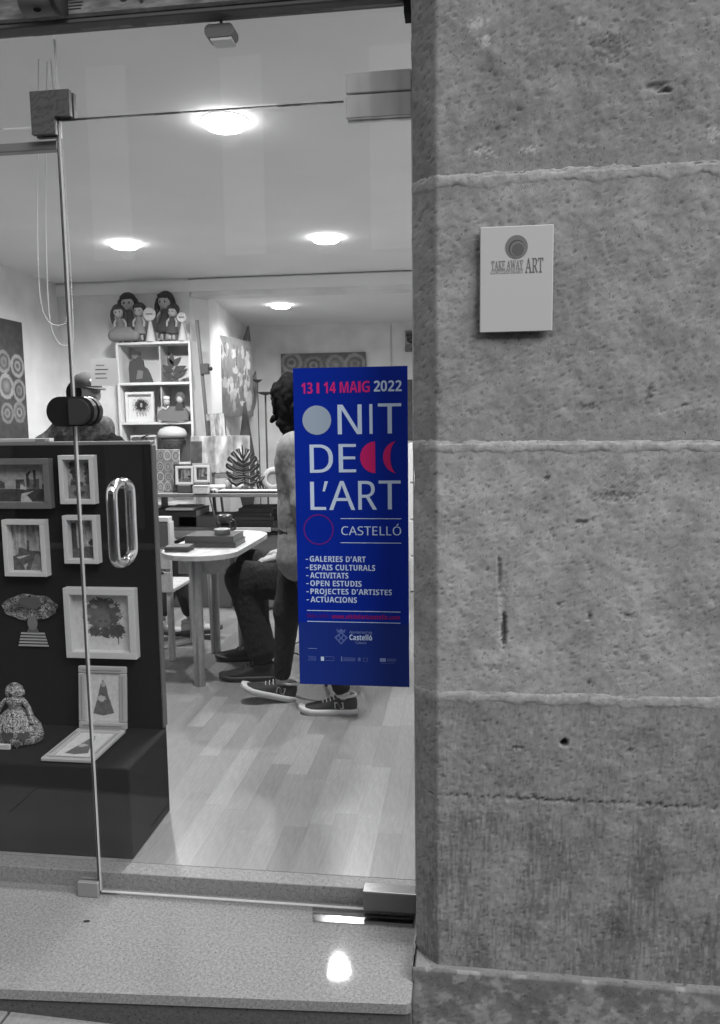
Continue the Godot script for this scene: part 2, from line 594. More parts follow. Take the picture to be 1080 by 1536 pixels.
# ---------------------------------------------------------------- the setting
func make_materials() -> void:
	# stone grain: fine sand, pores, pale flecks
	var s1 := noise_image(512, 0.30, 0.0, 1.0, 1.0, 3, 2).get_data()
	var s2 := noise_image(512, 0.035, 0.0, 1.0, 1.0, 4, 4).get_data()
	var s3 := noise_image(512, 0.075, 0.0, 1.0, 1.0, 5, 3).get_data()
	var sc := PackedByteArray()
	var sh := PackedByteArray()
	sc.resize(512 * 512)
	sh.resize(512 * 512)
	for i in sc.size():
		var v := 0.84 + 0.16 * (s1[i] / 255.0 - 0.5) + 0.09 * (s2[i] / 255.0 - 0.5)
		var h := 0.62 + 0.25 * (s1[i] / 255.0 - 0.5) + 0.35 * (s2[i] / 255.0 - 0.5)
		if s3[i] > 206:
			v *= 1.0 - minf((s3[i] - 206) / 45.0, 0.34)
			h -= minf((s3[i] - 206) / 40.0, 0.4)
		elif s3[i] < 40: v += 0.09
		sc[i] = clampi(int(v * 255.0), 0, 255)
		sh[i] = clampi(int(h * 255.0), 0, 255)
	var grain := Image.create_from_data(512, 512, false, Image.FORMAT_L8, sc)
	var m := mat(0.95, 0.93)
	m.vertex_color_use_as_albedo = true
	m.albedo_texture = tex(grain)
	m.normal_enabled = true
	m.normal_texture = bump(Image.create_from_data(512, 512, false, Image.FORMAT_L8, sh), 4.0)
	m.normal_scale = 0.6
	M.stone = triplanar(m, Vector3.ONE * 2.3)
	m = mat(0.27, 0.93)
	m.albedo_texture = tex(grain)
	M.coarse_stone = triplanar(m, Vector3.ONE * 0.7)
	# polished granite, speckled
	var g1 := noise_image(512, 0.16, 0.0, 1.0, 1.0, 21, 2).get_data()
	var g2 := noise_image(512, 0.045, 0.0, 1.0, 1.0, 22, 3).get_data()
	var g3 := noise_image(512, 0.085, 0.0, 1.0, 1.0, 23, 2).get_data()
	var gd := PackedByteArray()
	gd.resize(512 * 512)
	for i in gd.size():
		var v := 0.74 + 0.20 * (g1[i] / 255.0 - 0.5) + 0.16 * (g2[i] / 255.0 - 0.5)
		if g3[i] > 186: v -= minf((g3[i] - 186) / 80.0, 0.26)
		if g3[i] < 58: v += 0.06
		gd[i] = clampi(int(v * 255.0), 0, 255)
	m = mat(0.46, 0.03)
	m.albedo_texture = tex(Image.create_from_data(512, 512, false, Image.FORMAT_L8, gd))
	M.granite = triplanar(m, Vector3.ONE * 3.1)
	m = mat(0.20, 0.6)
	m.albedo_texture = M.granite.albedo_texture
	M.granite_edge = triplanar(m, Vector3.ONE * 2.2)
	m = mat(0.48, 0.5)
	m.albedo_texture = M.granite.albedo_texture
	M.granite_riser = triplanar(m, Vector3.ONE * 2.2)
	# painted plaster
	m = mat(0.86, 0.9)
	m.albedo_texture = tex(noise_image(256, 0.02, 0.90, 1.0, 1.0, 31, 4))
	M.plaster = triplanar(m, Vector3.ONE * 0.5)
	m = mat(0.87, 0.85)
	m.albedo_texture = tex(noise_image(256, 0.015, 0.97, 1.0, 1.0, 33, 4))
	M.ceiling = triplanar(m, Vector3.ONE * 0.4)
	# floorboards: four tones, grain along z
	M.boards = []
	var wood := noise_image(256, 0.03, 0.88, 1.0, 1.0, 41, 4)
	var wt := tex(wood)
	for t in [0.240, 0.262, 0.282, 0.325]:
		m = mat(t, 0.34)
		m.albedo_texture = wt
		M.boards.append(triplanar(m, Vector3(9.0, 9.0, 1.4)))
	M.board_gap = mat(0.25, 0.8)
	# lintel: old painted beam
	m = mat(0.62, 0.8)
	m.albedo_texture = tex(mul_images(noise_image(256, 0.03, 0.5, 1.0, 0.8, 51, 4), noise_image(256, 0.12, 0.8, 1.0, 1.0, 52, 3)))
	M.beam = triplanar(m, Vector3(0.9, 3.0, 3.0))
	M.dark_wood = mat(0.10, 0.6)
	M.hole = mat(0.012, 0.95)
	# glass and metals
	m = StandardMaterial3D.new()
	m.transparency = BaseMaterial3D.TRANSPARENCY_ALPHA
	m.albedo_color = Color(0.06, 0.06, 0.06, 0.02)
	m.roughness = 0.0
	M.glass = m
	M.glass_edge = mat(0.5, 0.12)
	M.glass_edge_dark = mat(0.06, 0.15)
	M.chrome = mat(0.62, 0.12, 1.0)
	m = mat(0.74, 0.4, 0.15)
	m.albedo_texture = tex(noise_image(256, 0.012, 0.86, 1.0, 1.0, 61, 3))
	M.steel = triplanar(m, Vector3(4.0, 1.0, 1.0))
	M.clamp = mat(0.26, 0.4, 0.3)
	M.dull_steel = mat(0.22, 0.42, 1.0)
	# brown anodised fitting with a printed wood figure
	var wf := n2(71, 0.02, 2)
	var im := Image.create_empty(128, 128, false, Image.FORMAT_L8)
	for y in 128:
		for x in 128:
			var r := Vector2(x - 150.0, (y - 170.0) * 1.5).length() * 0.16 + wf.get_noise_2d(x * 1.3, y * 1.3) * 3.2
			var v := 0.72 + 0.28 * pow(absf(sin(r * 0.9)), 0.5) + 0.06 * wf.get_noise_2d(x * 9.0, y * 9.0)
			im.set_pixel(x, y, Color(v, v, v))
	m = mat(0.085, 0.45)
	m.albedo_texture = tex(im)
	M.figured = triplanar(m, Vector3.ONE * 6.0)
	M.black = mat(0.014, 0.5)
	M.black_plastic = mat(0.012, 0.3)
	M.felt = mat(0.006, 0.95)
	M.felt.albedo_texture = tex(noise_image(128, 0.2, 0.75, 1.0, 1.0, 81, 2))
	triplanar(M.felt, Vector3.ONE * 5.0)
	M.white = mat(0.62, 0.5)
	M.white_wood = mat(0.66, 0.55)
	M.white_wood.albedo_texture = tex(mul_images(noise_image(256, 0.02, 0.82, 1.0, 1.0, 91, 4), noise_image(256, 0.1, 0.9, 1.0, 1.0, 92, 2)))
	triplanar(M.white_wood, Vector3(3, 1, 3))
	M.paper = mat(0.75, 0.85)
	M.ink = mat(0.06, 0.8)
	M.mid = mat(0.22, 0.7)
	M.dark = mat(0.05, 0.7)
	M.pale = mat(0.5, 0.7)
	M.skin = mat(0.36, 0.55)
	M.hair = mat(0.009, 0.95)
	M.hair.metallic_specular = 0.15

func build_street() -> void:
	var m := mat(0.06, 0.9)
	m.albedo_texture = M.coarse_stone.albedo_texture
	triplanar(m, Vector3.ONE * 1.5)
	structure("ground", box(Vector3(90, 0.1, 90), 0.0), m, Vector3(0, -0.32, 20))
	# paving flags before the step
	var pave := thing("pavement", "pale stone paving flags along the foot of the step", "", Vector3(-1.2, -0.108, 0.0))
	pave.rotation_degrees.z = -1.7            # the street falls to the right
	pave.set_meta("kind", "structure")
	var fl := mat(0.27, 0.85)
	fl.albedo_texture = M.coarse_stone.albedo_texture
	triplanar(fl, Vector3.ONE * 2.0)
	for i in 7:
		for j in 1:
			slab(pave, "paving_stone", Vector3(-1.2 + i * 0.6 + 0.3 * (j % 2) + 0.004, -0.03, 0.44 + j * 0.5 + 0.004), Vector3(-0.6 + i * 0.6 + 0.3 * (j % 2) - 0.004, 0.0, 0.76 + j * 0.5 - 0.004), fl, 0.003)
	# house across the street: the shop glass mirrors it
	var o := thing("opposite_house", "pale rendered house across the narrow street behind the camera", "house", Vector3(0, -0.12, 7.5), 180)
	slab(o, "wall", Vector3(-14, 0, -0.5), Vector3(14, 7.6, 0), mat(0.05, 0.9), 0.0)
	for i in 7:
		for f in 2:
			var x := -10.5 + i * 3.5
			slab(o, "window", Vector3(x - 0.55, 0.2 + f * 3.4, 0.004), Vector3(x + 0.55, 2.5 + f * 3.4, 0.05), mat(0.03, 0.2), 0.004)
			for s in [-1, 1]:
				slab(o, "shutter", Vector3(x + s * 0.6, 0.2 + f * 3.4, 0.004), Vector3(x + s * 1.1, 2.5 + f * 3.4, 0.06), mat(0.16 if f == 0 else 0.6, 0.7), 0.004)

func build_facade() -> void:
	# stone pier right of the door: chamfered arris, five courses
	var pier := thing("stone_pier", "weathered grey ashlar pier with chamfered edge and pale mortar joints", "pier")
	var prof := [Vector2(-0.128, -0.08), Vector2(-0.128, 0.19), Vector2(-0.066, 0.25), Vector2(1.4, 0.25)]
	var sm := profile_samples(prof, 0.0042, -0.2, 0.72, 0.02)
	var courses := [[-0.06, 0.7315, 101, 0.36, 0.7, 1.0], [0.735, 1.3785, 202, 0.49, 0.7, 0.0], [1.384, 2.016, 303, 0.40, 0.8, 0.0], [2.026, 2.80, 404, 0.34, 0.95, 0.0]]
	for c in courses:
		part(pier, "stone_block", stone_face(sm, c[0], c[1], c[2], c[3], c[4], 0.0042, c[5]), M.stone)
	var base_prof := [Vector2(-0.135, -0.05), Vector2(-0.135, 0.285), Vector2(1.4, 0.29)]
	var bs := profile_samples(base_prof, 0.005, -0.2, 0.75, 0.03)
	part(pier, "base_course", stone_face(bs, -0.29, -0.012, 505, 0.27, 0.9, 0.005, 0.0, 0.42), M.stone)
	slab(pier, "core", Vector3(-0.112, -0.2, -0.08), Vector3(1.4, 2.8, 0.176), M.hole, 0.0)
	slab(pier, "core", Vector3(-0.04, -0.2, 0.17), Vector3(1.4, 2.8, 0.226), M.coarse_stone, 0.0)
	slab(pier, "core", Vector3(-0.128, -0.29, -0.05), Vector3(1.4, -0.024, 0.274), M.coarse_stone, 0.004)
	part(pier, "mortar_joint", mortar_strip(sm, 0.733, 0.024, 11, 0.52, 0.006), M.stone)
	part(pier, "mortar_joint", mortar_strip(sm, 1.381, 0.023, 12, 0.58, -0.008), M.stone)
	part(pier, "mortar_joint", mortar_strip(sm, 2.020, 0.027, 13, 0.50), M.stone)
	# wall going on to the right and above
	var up := thing("upper_facade", "grey stone facade above the shopfront beam, out of reach", "facade")
	slab(up, "wall", Vector3(-6.0, 2.83, -0.3), Vector3(6.0, 7.5, 0.25), M.coarse_stone, 0.01)
	slab(up, "wall", Vector3(1.41, -0.15, -0.3), Vector3(6.0, 2.825, 0.25), M.coarse_stone, 0.01)
	slab(up, "wall", Vector3(-6.0, -0.15, -0.3), Vector3(-2.61, 2.825, 0.25), M.coarse_stone, 0.01)
	# lintel beam with its old fittings
	var b := thing("lintel_beam", "stained old beam over the glass with knots and cut marks", "beam")
	slab(b, "beam", Vector3(-2.6, 2.567, -0.05), Vector3(-0.16, 2.825, 0.045), M.beam, 0.006)
	slab(b, "edge_board", Vector3(-2.6, 2.553, -0.02), Vector3(-0.16, 2.5665, 0.036), mat(0.12, 0.8), 0.003)
	for k in [[-1.30, 2.605, 0.010, 0.014], [-0.985, 2.615, 0.012, 0.008], [-0.92, 2.60, 0.010, 0.006], [-0.87, 2.598, 0.006, 0.012], [-0.55, 2.61, 0.004, 0.004]]:
		part(b, "knot", prism(ellipse(k[2], k[3], Vector2.ZERO, 16), 0.004), M.dark, Vector3(k[0], k[1], 0.0455))
	for k in 5:
		slab(b, "cut_mark", Vector3(-1.09, 2.585 + k * 0.008, 0.0452), Vector3(-1.045 + 0.004 * k, 2.5868 + k * 0.008, 0.0468), M.dark_wood, 0.0)
	slab(b, "paper_scrap", Vector3(-0.89, 2.615, 0.0456), Vector3(-0.83, 2.64, 0.0462), mat(0.4, 0.8), 0.0)
	slab(b, "gap_filler", Vector3(-0.158, 2.52, -0.04), Vector3(-0.132, 2.825, 0.02), M.hole, 0.0)
	var r := thing("roller_bearing", "short round roller end on a bracket fixed to the beam", "roller", Vector3(-1.15, 2.60, 0.046))
	part(r, "drum", lathe([Vector2(0.001, -0.05), Vector2(0.038, -0.05), Vector2(0.04, -0.046), Vector2(0.04, 0.042), Vector2(0.036, 0.046), Vector2(0.001, 0.046)], 28), mat(0.17, 0.6), Vector3(0, 0, 0.03), Vector3(0, 0, 90))
	part(r, "flange", lathe([Vector2(0.001, -0.006), Vector2(0.046, -0.006), Vector2(0.048, 0), Vector2(0.046, 0.006), Vector2(0.001, 0.006)], 28), mat(0.05, 0.6), Vector3(0.062, 0.002, 0.032), Vector3(0, 0, 90))
	part(r, "bracket", box(Vector3(0.1, 0.05, 0.03), 0.004), mat(0.1, 0.6), Vector3(0, 0.03, 0.008))
	part(r, "hole", prism(ellipse(0.011, 0.006, Vector2.ZERO, 16), 0.006), M.hole, Vector3(0.005, -0.034, 0.051), Vector3(58, 0, 0))
	# step: polished granite slab in two layers, its front a little out of line with the facade
	var st := thing("granite_step", "polished speckled granite doorstep with a small drain slot", "step")
	var plan := PackedVector2Array([Vector2(-2.6, 0.035), Vector2(-2.6, -0.52), Vector2(-0.143, -0.368), Vector2(-0.131, -0.358), Vector2(-0.131, 0.035)])
	part(st, "slab", prism(plan, 0.028), M.granite, Vector3(0, -0.069, 0), Vector3(-90, 0, 0))
	var plan2 := PackedVector2Array([Vector2(-2.6, 0.03), Vector2(-2.6, -0.512), Vector2(-0.133, -0.359), Vector2(-0.133, 0.03)])
	part(st, "under_slab", prism(plan2, 0.19), M.granite_edge, Vector3(0, -0.1785, 0), Vector3(-90, 0, 0))
	part(st, "drain_slot", prism(rounded(0.018, 0.010, 0.004), 0.002), M.hole, Vector3(-1.133, -0.0546, 0.135), Vector3(-90, 12, 0))
	part(st, "floor_plate", prism(PackedVector2Array([Vector2(-0.462, 0.018), Vector2(-0.448, -0.062), Vector2(-0.145, -0.056), Vector2(-0.145, 0.018)]), 0.003), M.chrome, Vector3(0, -0.0532, 0), Vector3(-90, 0, 0))
	var th := thing("threshold", "grey granite threshold strip behind the foot of the glass", "threshold")
	slab(th, "strip", Vector3(-2.6, -0.12, -0.10), Vector3(-0.135, 0.001, -0.036), M.granite_riser, 0.002)

func build_room() -> void:
	var zb := -4.69
	# floor: staves laid one by one where the photo shows them
	structure("floor", box(Vector3(5.6, 0.08, 8.2), 0.0), M.board_gap, Vector3(-1.3, -0.0445, -4.2))
	var fl: Node3D = get_node("floor")
	fl.set_meta("label", "pale laminate strip floor of the gallery")
	var rng := RandomNumberGenerator.new()
	rng.seed = 9
	var w := 0.085
	var spots := []
	var col := 0
	var x := -3.95
	while x < 1.3:
		var z := -0.102 - rng.randf() * 0.4
		var first := true
		var z0 := -0.102
		while z0 > -8.1:
			var l := rng.randf_range(0.36, 0.62) if not first else rng.randf_range(0.12, 0.5)
			first = false
			var z1 := maxf(z0 - l, -8.2)
			var mid := Vector3(x + w / 2, 0, (z0 + z1) / 2)
			var d := Vector2(mid.x + 0.75, (mid.z + 1.0) * 0.9).length()
			var hidden := mid.x < -1.05 and mid.z > -1.2 and mid.x < -1.08 - 0.3 * (mid.z + 1.2)
			spots.append([d + (9.0 if mid.x > -0.05 or hidden else 0.0), x, z0, z1, rng.randi_range(0, 3)])
			z0 = z1
		x += w
		col += 1
	spots.sort_custom(func(p, q): return p[0] < q[0])
	var rest := [new_st(), new_st(), new_st(), new_st()]
	for i in spots.size():
		var s: Array = spots[i]
		var lo := Vector3(s[1] + 0.0002, -0.0045, s[3] + 0.0002) - fl.position
		var hi := Vector3(s[1] + w - 0.0002, 0.0, s[2] - 0.0002) - fl.position
		if i < 290:
			part(fl, "floor_stave", box(Vector3(w - 0.0004, 0.0045, snappedf(s[2] - s[3] - 0.0004, 0.0001)), 0.0), M.boards[s[4]], (lo + hi) / 2)
		else:
			add_box(rest[s[4]], (lo + hi) / 2, hi - lo)
	for t in 4:
		var o := part(fl, "far_staves", done(rest[t]), M.boards[t])
		o.set_meta("kind", "stuff")
	structure("ceiling", box(Vector3(5.9, 0.1, 4.9), 0.0), M.ceiling, Vector3(-1.25, 2.77, -2.42))
	structure("back_ceiling", box(Vector3(5.9, 0.1, 3.9), 0.0), M.ceiling, Vector3(-1.25, 2.65, -6.62))
	structure("wall_left", box(Vector3(0.2, 2.9, 4.9), 0.0), M.plaster, Vector3(-3.77, 1.36, -2.45))
	structure("wall_right", box(Vector3(0.2, 2.9, 8.4), 0.0), M.plaster, Vector3(1.2, 1.36, -4.3))
	structure("wall_back", box(Vector3(1.35, 2.81, 0.2), 0.0), M.plaster, Vector3(-3.10, 1.32, zb - 0.1))
	structure("wall_header", box(Vector3(3.6, 0.15, 0.2), 0.0), M.plaster, Vector3(-0.6, 2.639, zb - 0.1))
	# splayed left wall of the back room, and its end wall
	var st := new_st()
	var q := [Vector3(-2.44, 0, -4.70), Vector3(-2.315, 0, -4.90), Vector3(-2.62, 0, -7.24), Vector3(-3.2, 0, -7.24), Vector3(-3.2, 0, -4.895)]
	for i in q.size():
		var a: Vector3 = q[i]
		var b: Vector3 = q[(i + 1) % q.size()]
		face(st, [a, b, b + Vector3(0, 2.6, 0), a + Vector3(0, 2.6, 0)], Vector3(-2.8, 1.3, -6.0))
	structure("wall_splayed", done(st), M.plaster)
	structure("wall_end", box(Vector3(4.4, 2.7, 0.2), 0.0), M.plaster, Vector3(-0.9, 1.3, -7.35))
	structure("wall_front", box(Vector3(1.4, 2.9, 0.12), 0.0), M.plaster, Vector3(0.6, 1.36, -0.15))
	# cable trunking lines on the end wall and the step in the ceiling edge
	var tr := thing("cable_trunking", "thin white cable trunking on the far end wall", "trunking")
	slab(tr, "run", Vector3(-0.86, 1.6, -7.249), Vector3(-0.84, 2.58, -7.24), mat(0.55, 0.6), 0.001)
	# ceiling lights
	var lamps := [[-1.004, 2.72, -1.163, "near round ceiling light, largest, above the glass door"], [-2.39, 2.72, -3.279, "round ceiling light at the left, above the shelf of dolls"], [-0.952, 2.72, -3.363, "round ceiling light at the right in the front room"], [-1.802, 2.6, -5.607, "small round ceiling light in the far back room"]]
	for l in lamps:
		var o := thing("ceiling_light", l[3], "ceiling light", Vector3(l[0], l[1], l[2]), 0.0, "round flush ceiling lights")
		part(o, "rim", lathe([Vector2(0.094, 0.0), Vector2(0.100, -0.001), Vector2(0.100, -0.004), Vector2(0.097, -0.005), Vector2(0.094, -0.004)], 32), M.white)
		var e := StandardMaterial3D.new()
		e.albedo_color = grey(0.8)
		e.emission_enabled = true
		e.emission = Color(1, 1, 1)
		e.emission_energy_multiplier = 12.0
		part(o, "diffuser", lathe([Vector2(0.001, -0.036), Vector2(0.045, -0.035), Vector2(0.08, -0.031), Vector2(0.092, -0.022), Vector2(0.0935, -0.003)], 32), e)
		var s := SpotLight3D.new()
		s.name = "lamp"
		s.light_energy = LAMP * (0.5 if l[2] < -5.0 else 1.0)
		s.light_size = 0.07
		s.spot_range = 14.0
		s.spot_attenuation = 2.0
		s.spot_angle = 84.0
		s.spot_angle_attenuation = 0.6
		s.shadow_enabled = true
		o.add_child(s)
		s.position = Vector3(0, -0.042, 0)
		s.rotation_degrees = Vector3(-90, 0, 0)

var LAMP := 2.7

func pane(o: Node3D, called: String, lo: Vector3, hi: Vector3) -> void:
	var p := slab(o, called, lo, hi, M.glass, 0.0)
	p.cast_shadow = GeometryInstance3D.SHADOW_CASTING_SETTING_ON

func build_shopfront() -> void:
	# door
	var d := thing("glass_door", "frameless glass door with steel hinges, oval pull handle and black lock", "door", Vector3(-0.135, 0, 0))
	var ox := Vector3(0.135, 0, 0)
	pane(d, "pane", Vector3(-1.148, -0.040, -0.005) + ox, Vector3(-0.141, 2.312, 0.005) + ox)
	slab(d, "glass_edge", Vector3(-1.1515, -0.040, -0.0045) + ox, Vector3(-1.1485, 2.312, 0.0045) + ox, M.glass_edge, 0.0008)
	slab(d, "glass_edge", Vector3(-1.148, 2.3125, -0.0045) + ox, Vector3(-0.325, 2.315, 0.0045) + ox, M.glass_edge_dark, 0.0)
	slab(d, "glass_edge", Vector3(-0.1408, 0.03, -0.0045) + ox, Vector3(-0.1375, 2.255, 0.0045) + ox, M.glass_edge, 0.0008)
	slab(d, "glass_edge", Vector3(-1.148, -0.0445, -0.0045) + ox, Vector3(-0.30, -0.0405, 0.0045) + ox, M.glass_edge, 0.0008)
	for z in [-1, 1]:
		slab(d, "hinge_plate", Vector3(-0.316, 2.262, 0.0055 * z) + ox, Vector3(-0.139, 2.3215, 0.021 * z) + ox, M.steel, 0.002)
		slab(d, "hinge_plate", Vector3(-0.298, -0.034, 0.0055 * z) + ox, Vector3(-0.136, 0.026, 0.021 * z) + ox, M.dull_steel, 0.002)
	slab(d, "hinge_cap", Vector3(-0.298, 0.0265, -0.022) + ox, Vector3(-0.136, 0.0305, 0.0225) + ox, M.chrome, 0.001)
	var hd := Node3D.new()
	hd.name = "pull_handle"
	d.add_child(hd)
	hd.position = Vector3(-1.018, 1.152, 0) + ox
	for z in [-1.0, 1.0]:
		var pts := arc([Vector3(0, -0.118, 0.0055 * z), Vector3(0, -0.118, 0.022 * z), Vector3(0, -0.108, 0.052 * z), Vector3(0, -0.085, 0.064 * z), Vector3(0, 0, 0.064 * z), Vector3(0, 0.085, 0.064 * z), Vector3(0, 0.108, 0.052 * z), Vector3(0, 0.118, 0.022 * z), Vector3(0, 0.118, 0.0055 * z)], 5)
		part(hd, "grip", tube(pts, 0.0165, 20), M.chrome)
	var lk := Node3D.new()
	lk.name = "lock"
	d.add_child(lk)
	lk.position = Vector3(-1.150, 1.486, 0.0) + ox
	part(lk, "lock_body", prism(rounded(0.150, 0.088, 0.0438), 0.022), M.black_plastic, Vector3(0.0, 0, 0.018))
	part(lk, "lock_body", prism(rounded(0.150, 0.088, 0.0438), 0.022), M.black_plastic, Vector3(0.0, 0, -0.018))
	var half := PackedVector2Array([Vector2(0, -0.040), Vector2(0.03, -0.040)])
	for i in 17:
		var a := -PI / 2 + PI * i / 16
		half.append(Vector2(0.030 + cos(a) * 0.040, sin(a) * 0.040))
	half.append(Vector2(0, 0.040))
	part(lk, "chrome_rim", prism(half, 0.006), M.chrome, Vector3(-0.001, 0, 0.0325))
	var half2 := PackedVector2Array()
	for p in half: half2.append(Vector2(p.x * 0.92, p.y * 0.90))
	part(lk, "cover", prism(half2, 0.010), mat(0.035, 0.35), Vector3(-0.001, 0, 0.0337))
	# fixed pane on the left
	var f := thing("fixed_glass_panel", "fixed shop glass left of the door with steel foot clamp", "glass panel", Vector3(-1.8, 0, 0))
	ox = Vector3(1.8, 0, 0)
	pane(f, "pane", Vector3(-2.6, -0.050, -0.005) + ox, Vector3(-1.1585, 2.3, 0.005) + ox)
	slab(f, "glass_edge", Vector3(-1.158, -0.050, -0.0045) + ox, Vector3(-1.155, 2.27, 0.0045) + ox, M.glass_edge_dark, 0.0)
	for z in [-1, 1]:
		slab(f, "foot_clamp", Vector3(-1.22, -0.0545, 0.0055 * z) + ox, Vector3(-1.151, -0.004, 0.02 * z) + ox, M.clamp, 0.002)
	slab(f, "rail", Vector3(-2.6, 2.238, -0.035) + ox, Vector3(-1.165, 2.263, -0.0055) + ox, mat(0.22, 0.4), 0.002)
	# glass above
	var t := thing("transom_glass", "glass above the door held by steel and brown corner fittings", "glass panel", Vector3(-0.65, 2.3, 0))
	ox = Vector3(0.65, -2.3, 0)
	pane(t, "pane", Vector3(-1.148, 2.3185, -0.005) + ox, Vector3(-0.14, 2.552, 0.005) + ox)
	slab(t, "glass_edge", Vector3(-1.1515, 2.39, -0.0045) + ox, Vector3(-1.1485, 2.532, 0.0045) + ox, M.glass_edge, 0.0)
	for z in [-1, 1]:
		slab(t, "pivot_plate", Vector3(-0.316, 2.3255, 0.0055 * z) + ox, Vector3(-0.139, 2.379, 0.021 * z) + ox, M.steel, 0.002)
		part(t, "corner_fitting", prism(PackedVector2Array([Vector2(-1.224, 2.272), Vector2(-1.1535, 2.272), Vector2(-1.1535, 2.318), Vector2(-1.106, 2.318), Vector2(-1.106, 2.389), Vector2(-1.224, 2.389)]), 0.015), M.figured, ox + Vector3(0, 0, 0.0135 * z))
	var tl := thing("side_transom_glass", "glass above the fixed panel at the left edge", "glass panel", Vector3(-1.8, 2.3, 0))
	pane(tl, "pane", Vector3(-0.8, 0.001, -0.005), Vector3(0.645, 0.245, 0.005))
	# alarm sensor hanging under the beam
	var s := thing("alarm_sensor", "small grey sensor hanging on a stem under the beam", "sensor", Vector3(-0.667, 2.552, -0.015))
	part(s, "stem", tube([Vector3(0, 0, 0), Vector3(0.002, -0.02, 0)], 0.004, 10), M.dull_steel)
	part(s, "body", prism(rounded(0.082, 0.034, 0.014), 0.05), mat(0.16, 0.5), Vector3(0, -0.034, 0))
	part(s, "lens", prism(rounded(0.060, 0.010, 0.004), 0.046), M.white, Vector3(0.004, -0.0545, 0.0))
	# bead chain of the roller blind
	var ch := thing("bead_chain", "white beaded blind chain hanging in loops behind the left glass", "blind chain", Vector3(-1.25, 2.53, -0.12))
	for loop in [[-0.005, 0.03, 0.835, -0.01], [-0.02, 0.024, 0.775, 0.012]]:
		var path := arc([Vector3(loop[0] + 0.01, 0, loop[3]), Vector3(loop[0] - 0.02, -0.4, loop[3]), Vector3(loop[0] - 0.03, -loop[2] + 0.12, loop[3]), Vector3(loop[0] - 0.012, -loop[2] + 0.02, loop[3]), Vector3(loop[1] - 0.01, -loop[2], loop[3]), Vector3(loop[1] + 0.012, -loop[2] + 0.05, loop[3]), Vector3(loop[1] + 0.012, -0.4, loop[3]), Vector3(loop[1] + 0.005, 0, loop[3])], 36)
		var st := new_st(false)
		st.set_smooth_group(0)
		var prev: Vector3 = path[0]
		for p in path:
			if p.distance_to(prev) < 0.0065 and p != path[0]: continue
			prev = p
			add_tube(st, [p + Vector3(0, 0.0022, 0), p, p - Vector3(0, 0.0022, 0)], [0.0012, 0.0024, 0.0012], 6)
		add_tube(st, path, 0.0007, 4)
		part(ch, "chain", done(st), mat(0.7, 0.5))

# ---------------------------------------------------------------- people
func hand_bones(w: Vector3, f: Vector3, nrm: Vector3, side: float, curl: float) -> Array:
	f = f.normalized()
	var s := f.cross(nrm).normalized() * side
	var n := s.cross(f).normalized() * side
	var b := [[w - f * 0.02, w + f * 0.03, 0.024, 0.023], [w + f * 0.03 + s * 0.018, w + f * 0.082 + s * 0.026, 0.017, 0.014], [w + f * 0.03 - s * 0.018, w + f * 0.078 - s * 0.026, 0.017, 0.013], [w + f * 0.03, w + f * 0.085, 0.018, 0.014]]
	for i in 4:
		var off := s * (0.031 - 0.0205 * i)
		var l: float = [0.072, 0.080, 0.075, 0.058][i]
		var p0 := w + f * (0.085 - 0.004 * i * i * 0.5) + off
		var d1 := (f - n * curl * 0.5 + s * (0.10 - 0.07 * i)).normalized()
		var d2 := (f - n * curl * 1.3).normalized()
		var p1 := p0 + d1 * l * 0.5
		var p2 := p1 + d2 * l * 0.5
		b.append([p0, p1, 0.0092, 0.0085])
		b.append([p1, p2, 0.0085, 0.0068])
	var t0 := w + f * 0.025 + s * 0.025
	var t1 := t0 + (f * 0.6 + s * 0.8).normalized() * 0.035
	b.append([t0, t1, 0.013, 0.0105])
	b.append([t1, t1 + (f * 0.9 + s * 0.25 - n * 0.3).normalized() * 0.032, 0.0105, 0.0085])
	return b

func head_bones(c: Vector3, look: Vector3, neck: Vector3) -> Array:
	var f := look.normalized()
	var s := f.cross(Vector3.UP).normalized()
	var u := s.cross(f)
	var b := [
		[c + u * 0.035 - f * 0.025, c + u * 0.035 + f * 0.02, 0.081, 0.076],
		[c + f * 0.03 - u * 0.01, c + f * 0.045 - u * 0.07, 0.064, 0.040],
		[c + f * 0.055 - u * 0.088 - s * 0.012, c + f * 0.055 - u * 0.088 + s * 0.012, 0.022, 0.022],
		[c + f * 0.094 + u * 0.012, c + f * 0.112 - u * 0.022, 0.009, 0.013],
		[c + f * 0.083 + u * 0.028 - s * 0.035, c + f * 0.083 + u * 0.028 + s * 0.035, 0.012, 0.012],
		[c + f * 0.090 - u * 0.052 - s * 0.018, c + f * 0.090 - u * 0.052 + s * 0.018, 0.0095, 0.0095],
		[c - u * 0.06 - f * 0.015, neck, 0.052, 0.056],
	]
	for e in [-1.0, 1.0]:
		b.append([c + s * 0.078 * e + u * 0.016 - f * 0.004, c + s * 0.080 * e - u * 0.022, 0.013, 0.009])
		b.append([c + f * 0.06 - u * 0.02 + s * 0.04 * e, c + f * 0.05 - u * 0.05 + s * 0.03 * e, 0.026, 0.02])
	return b

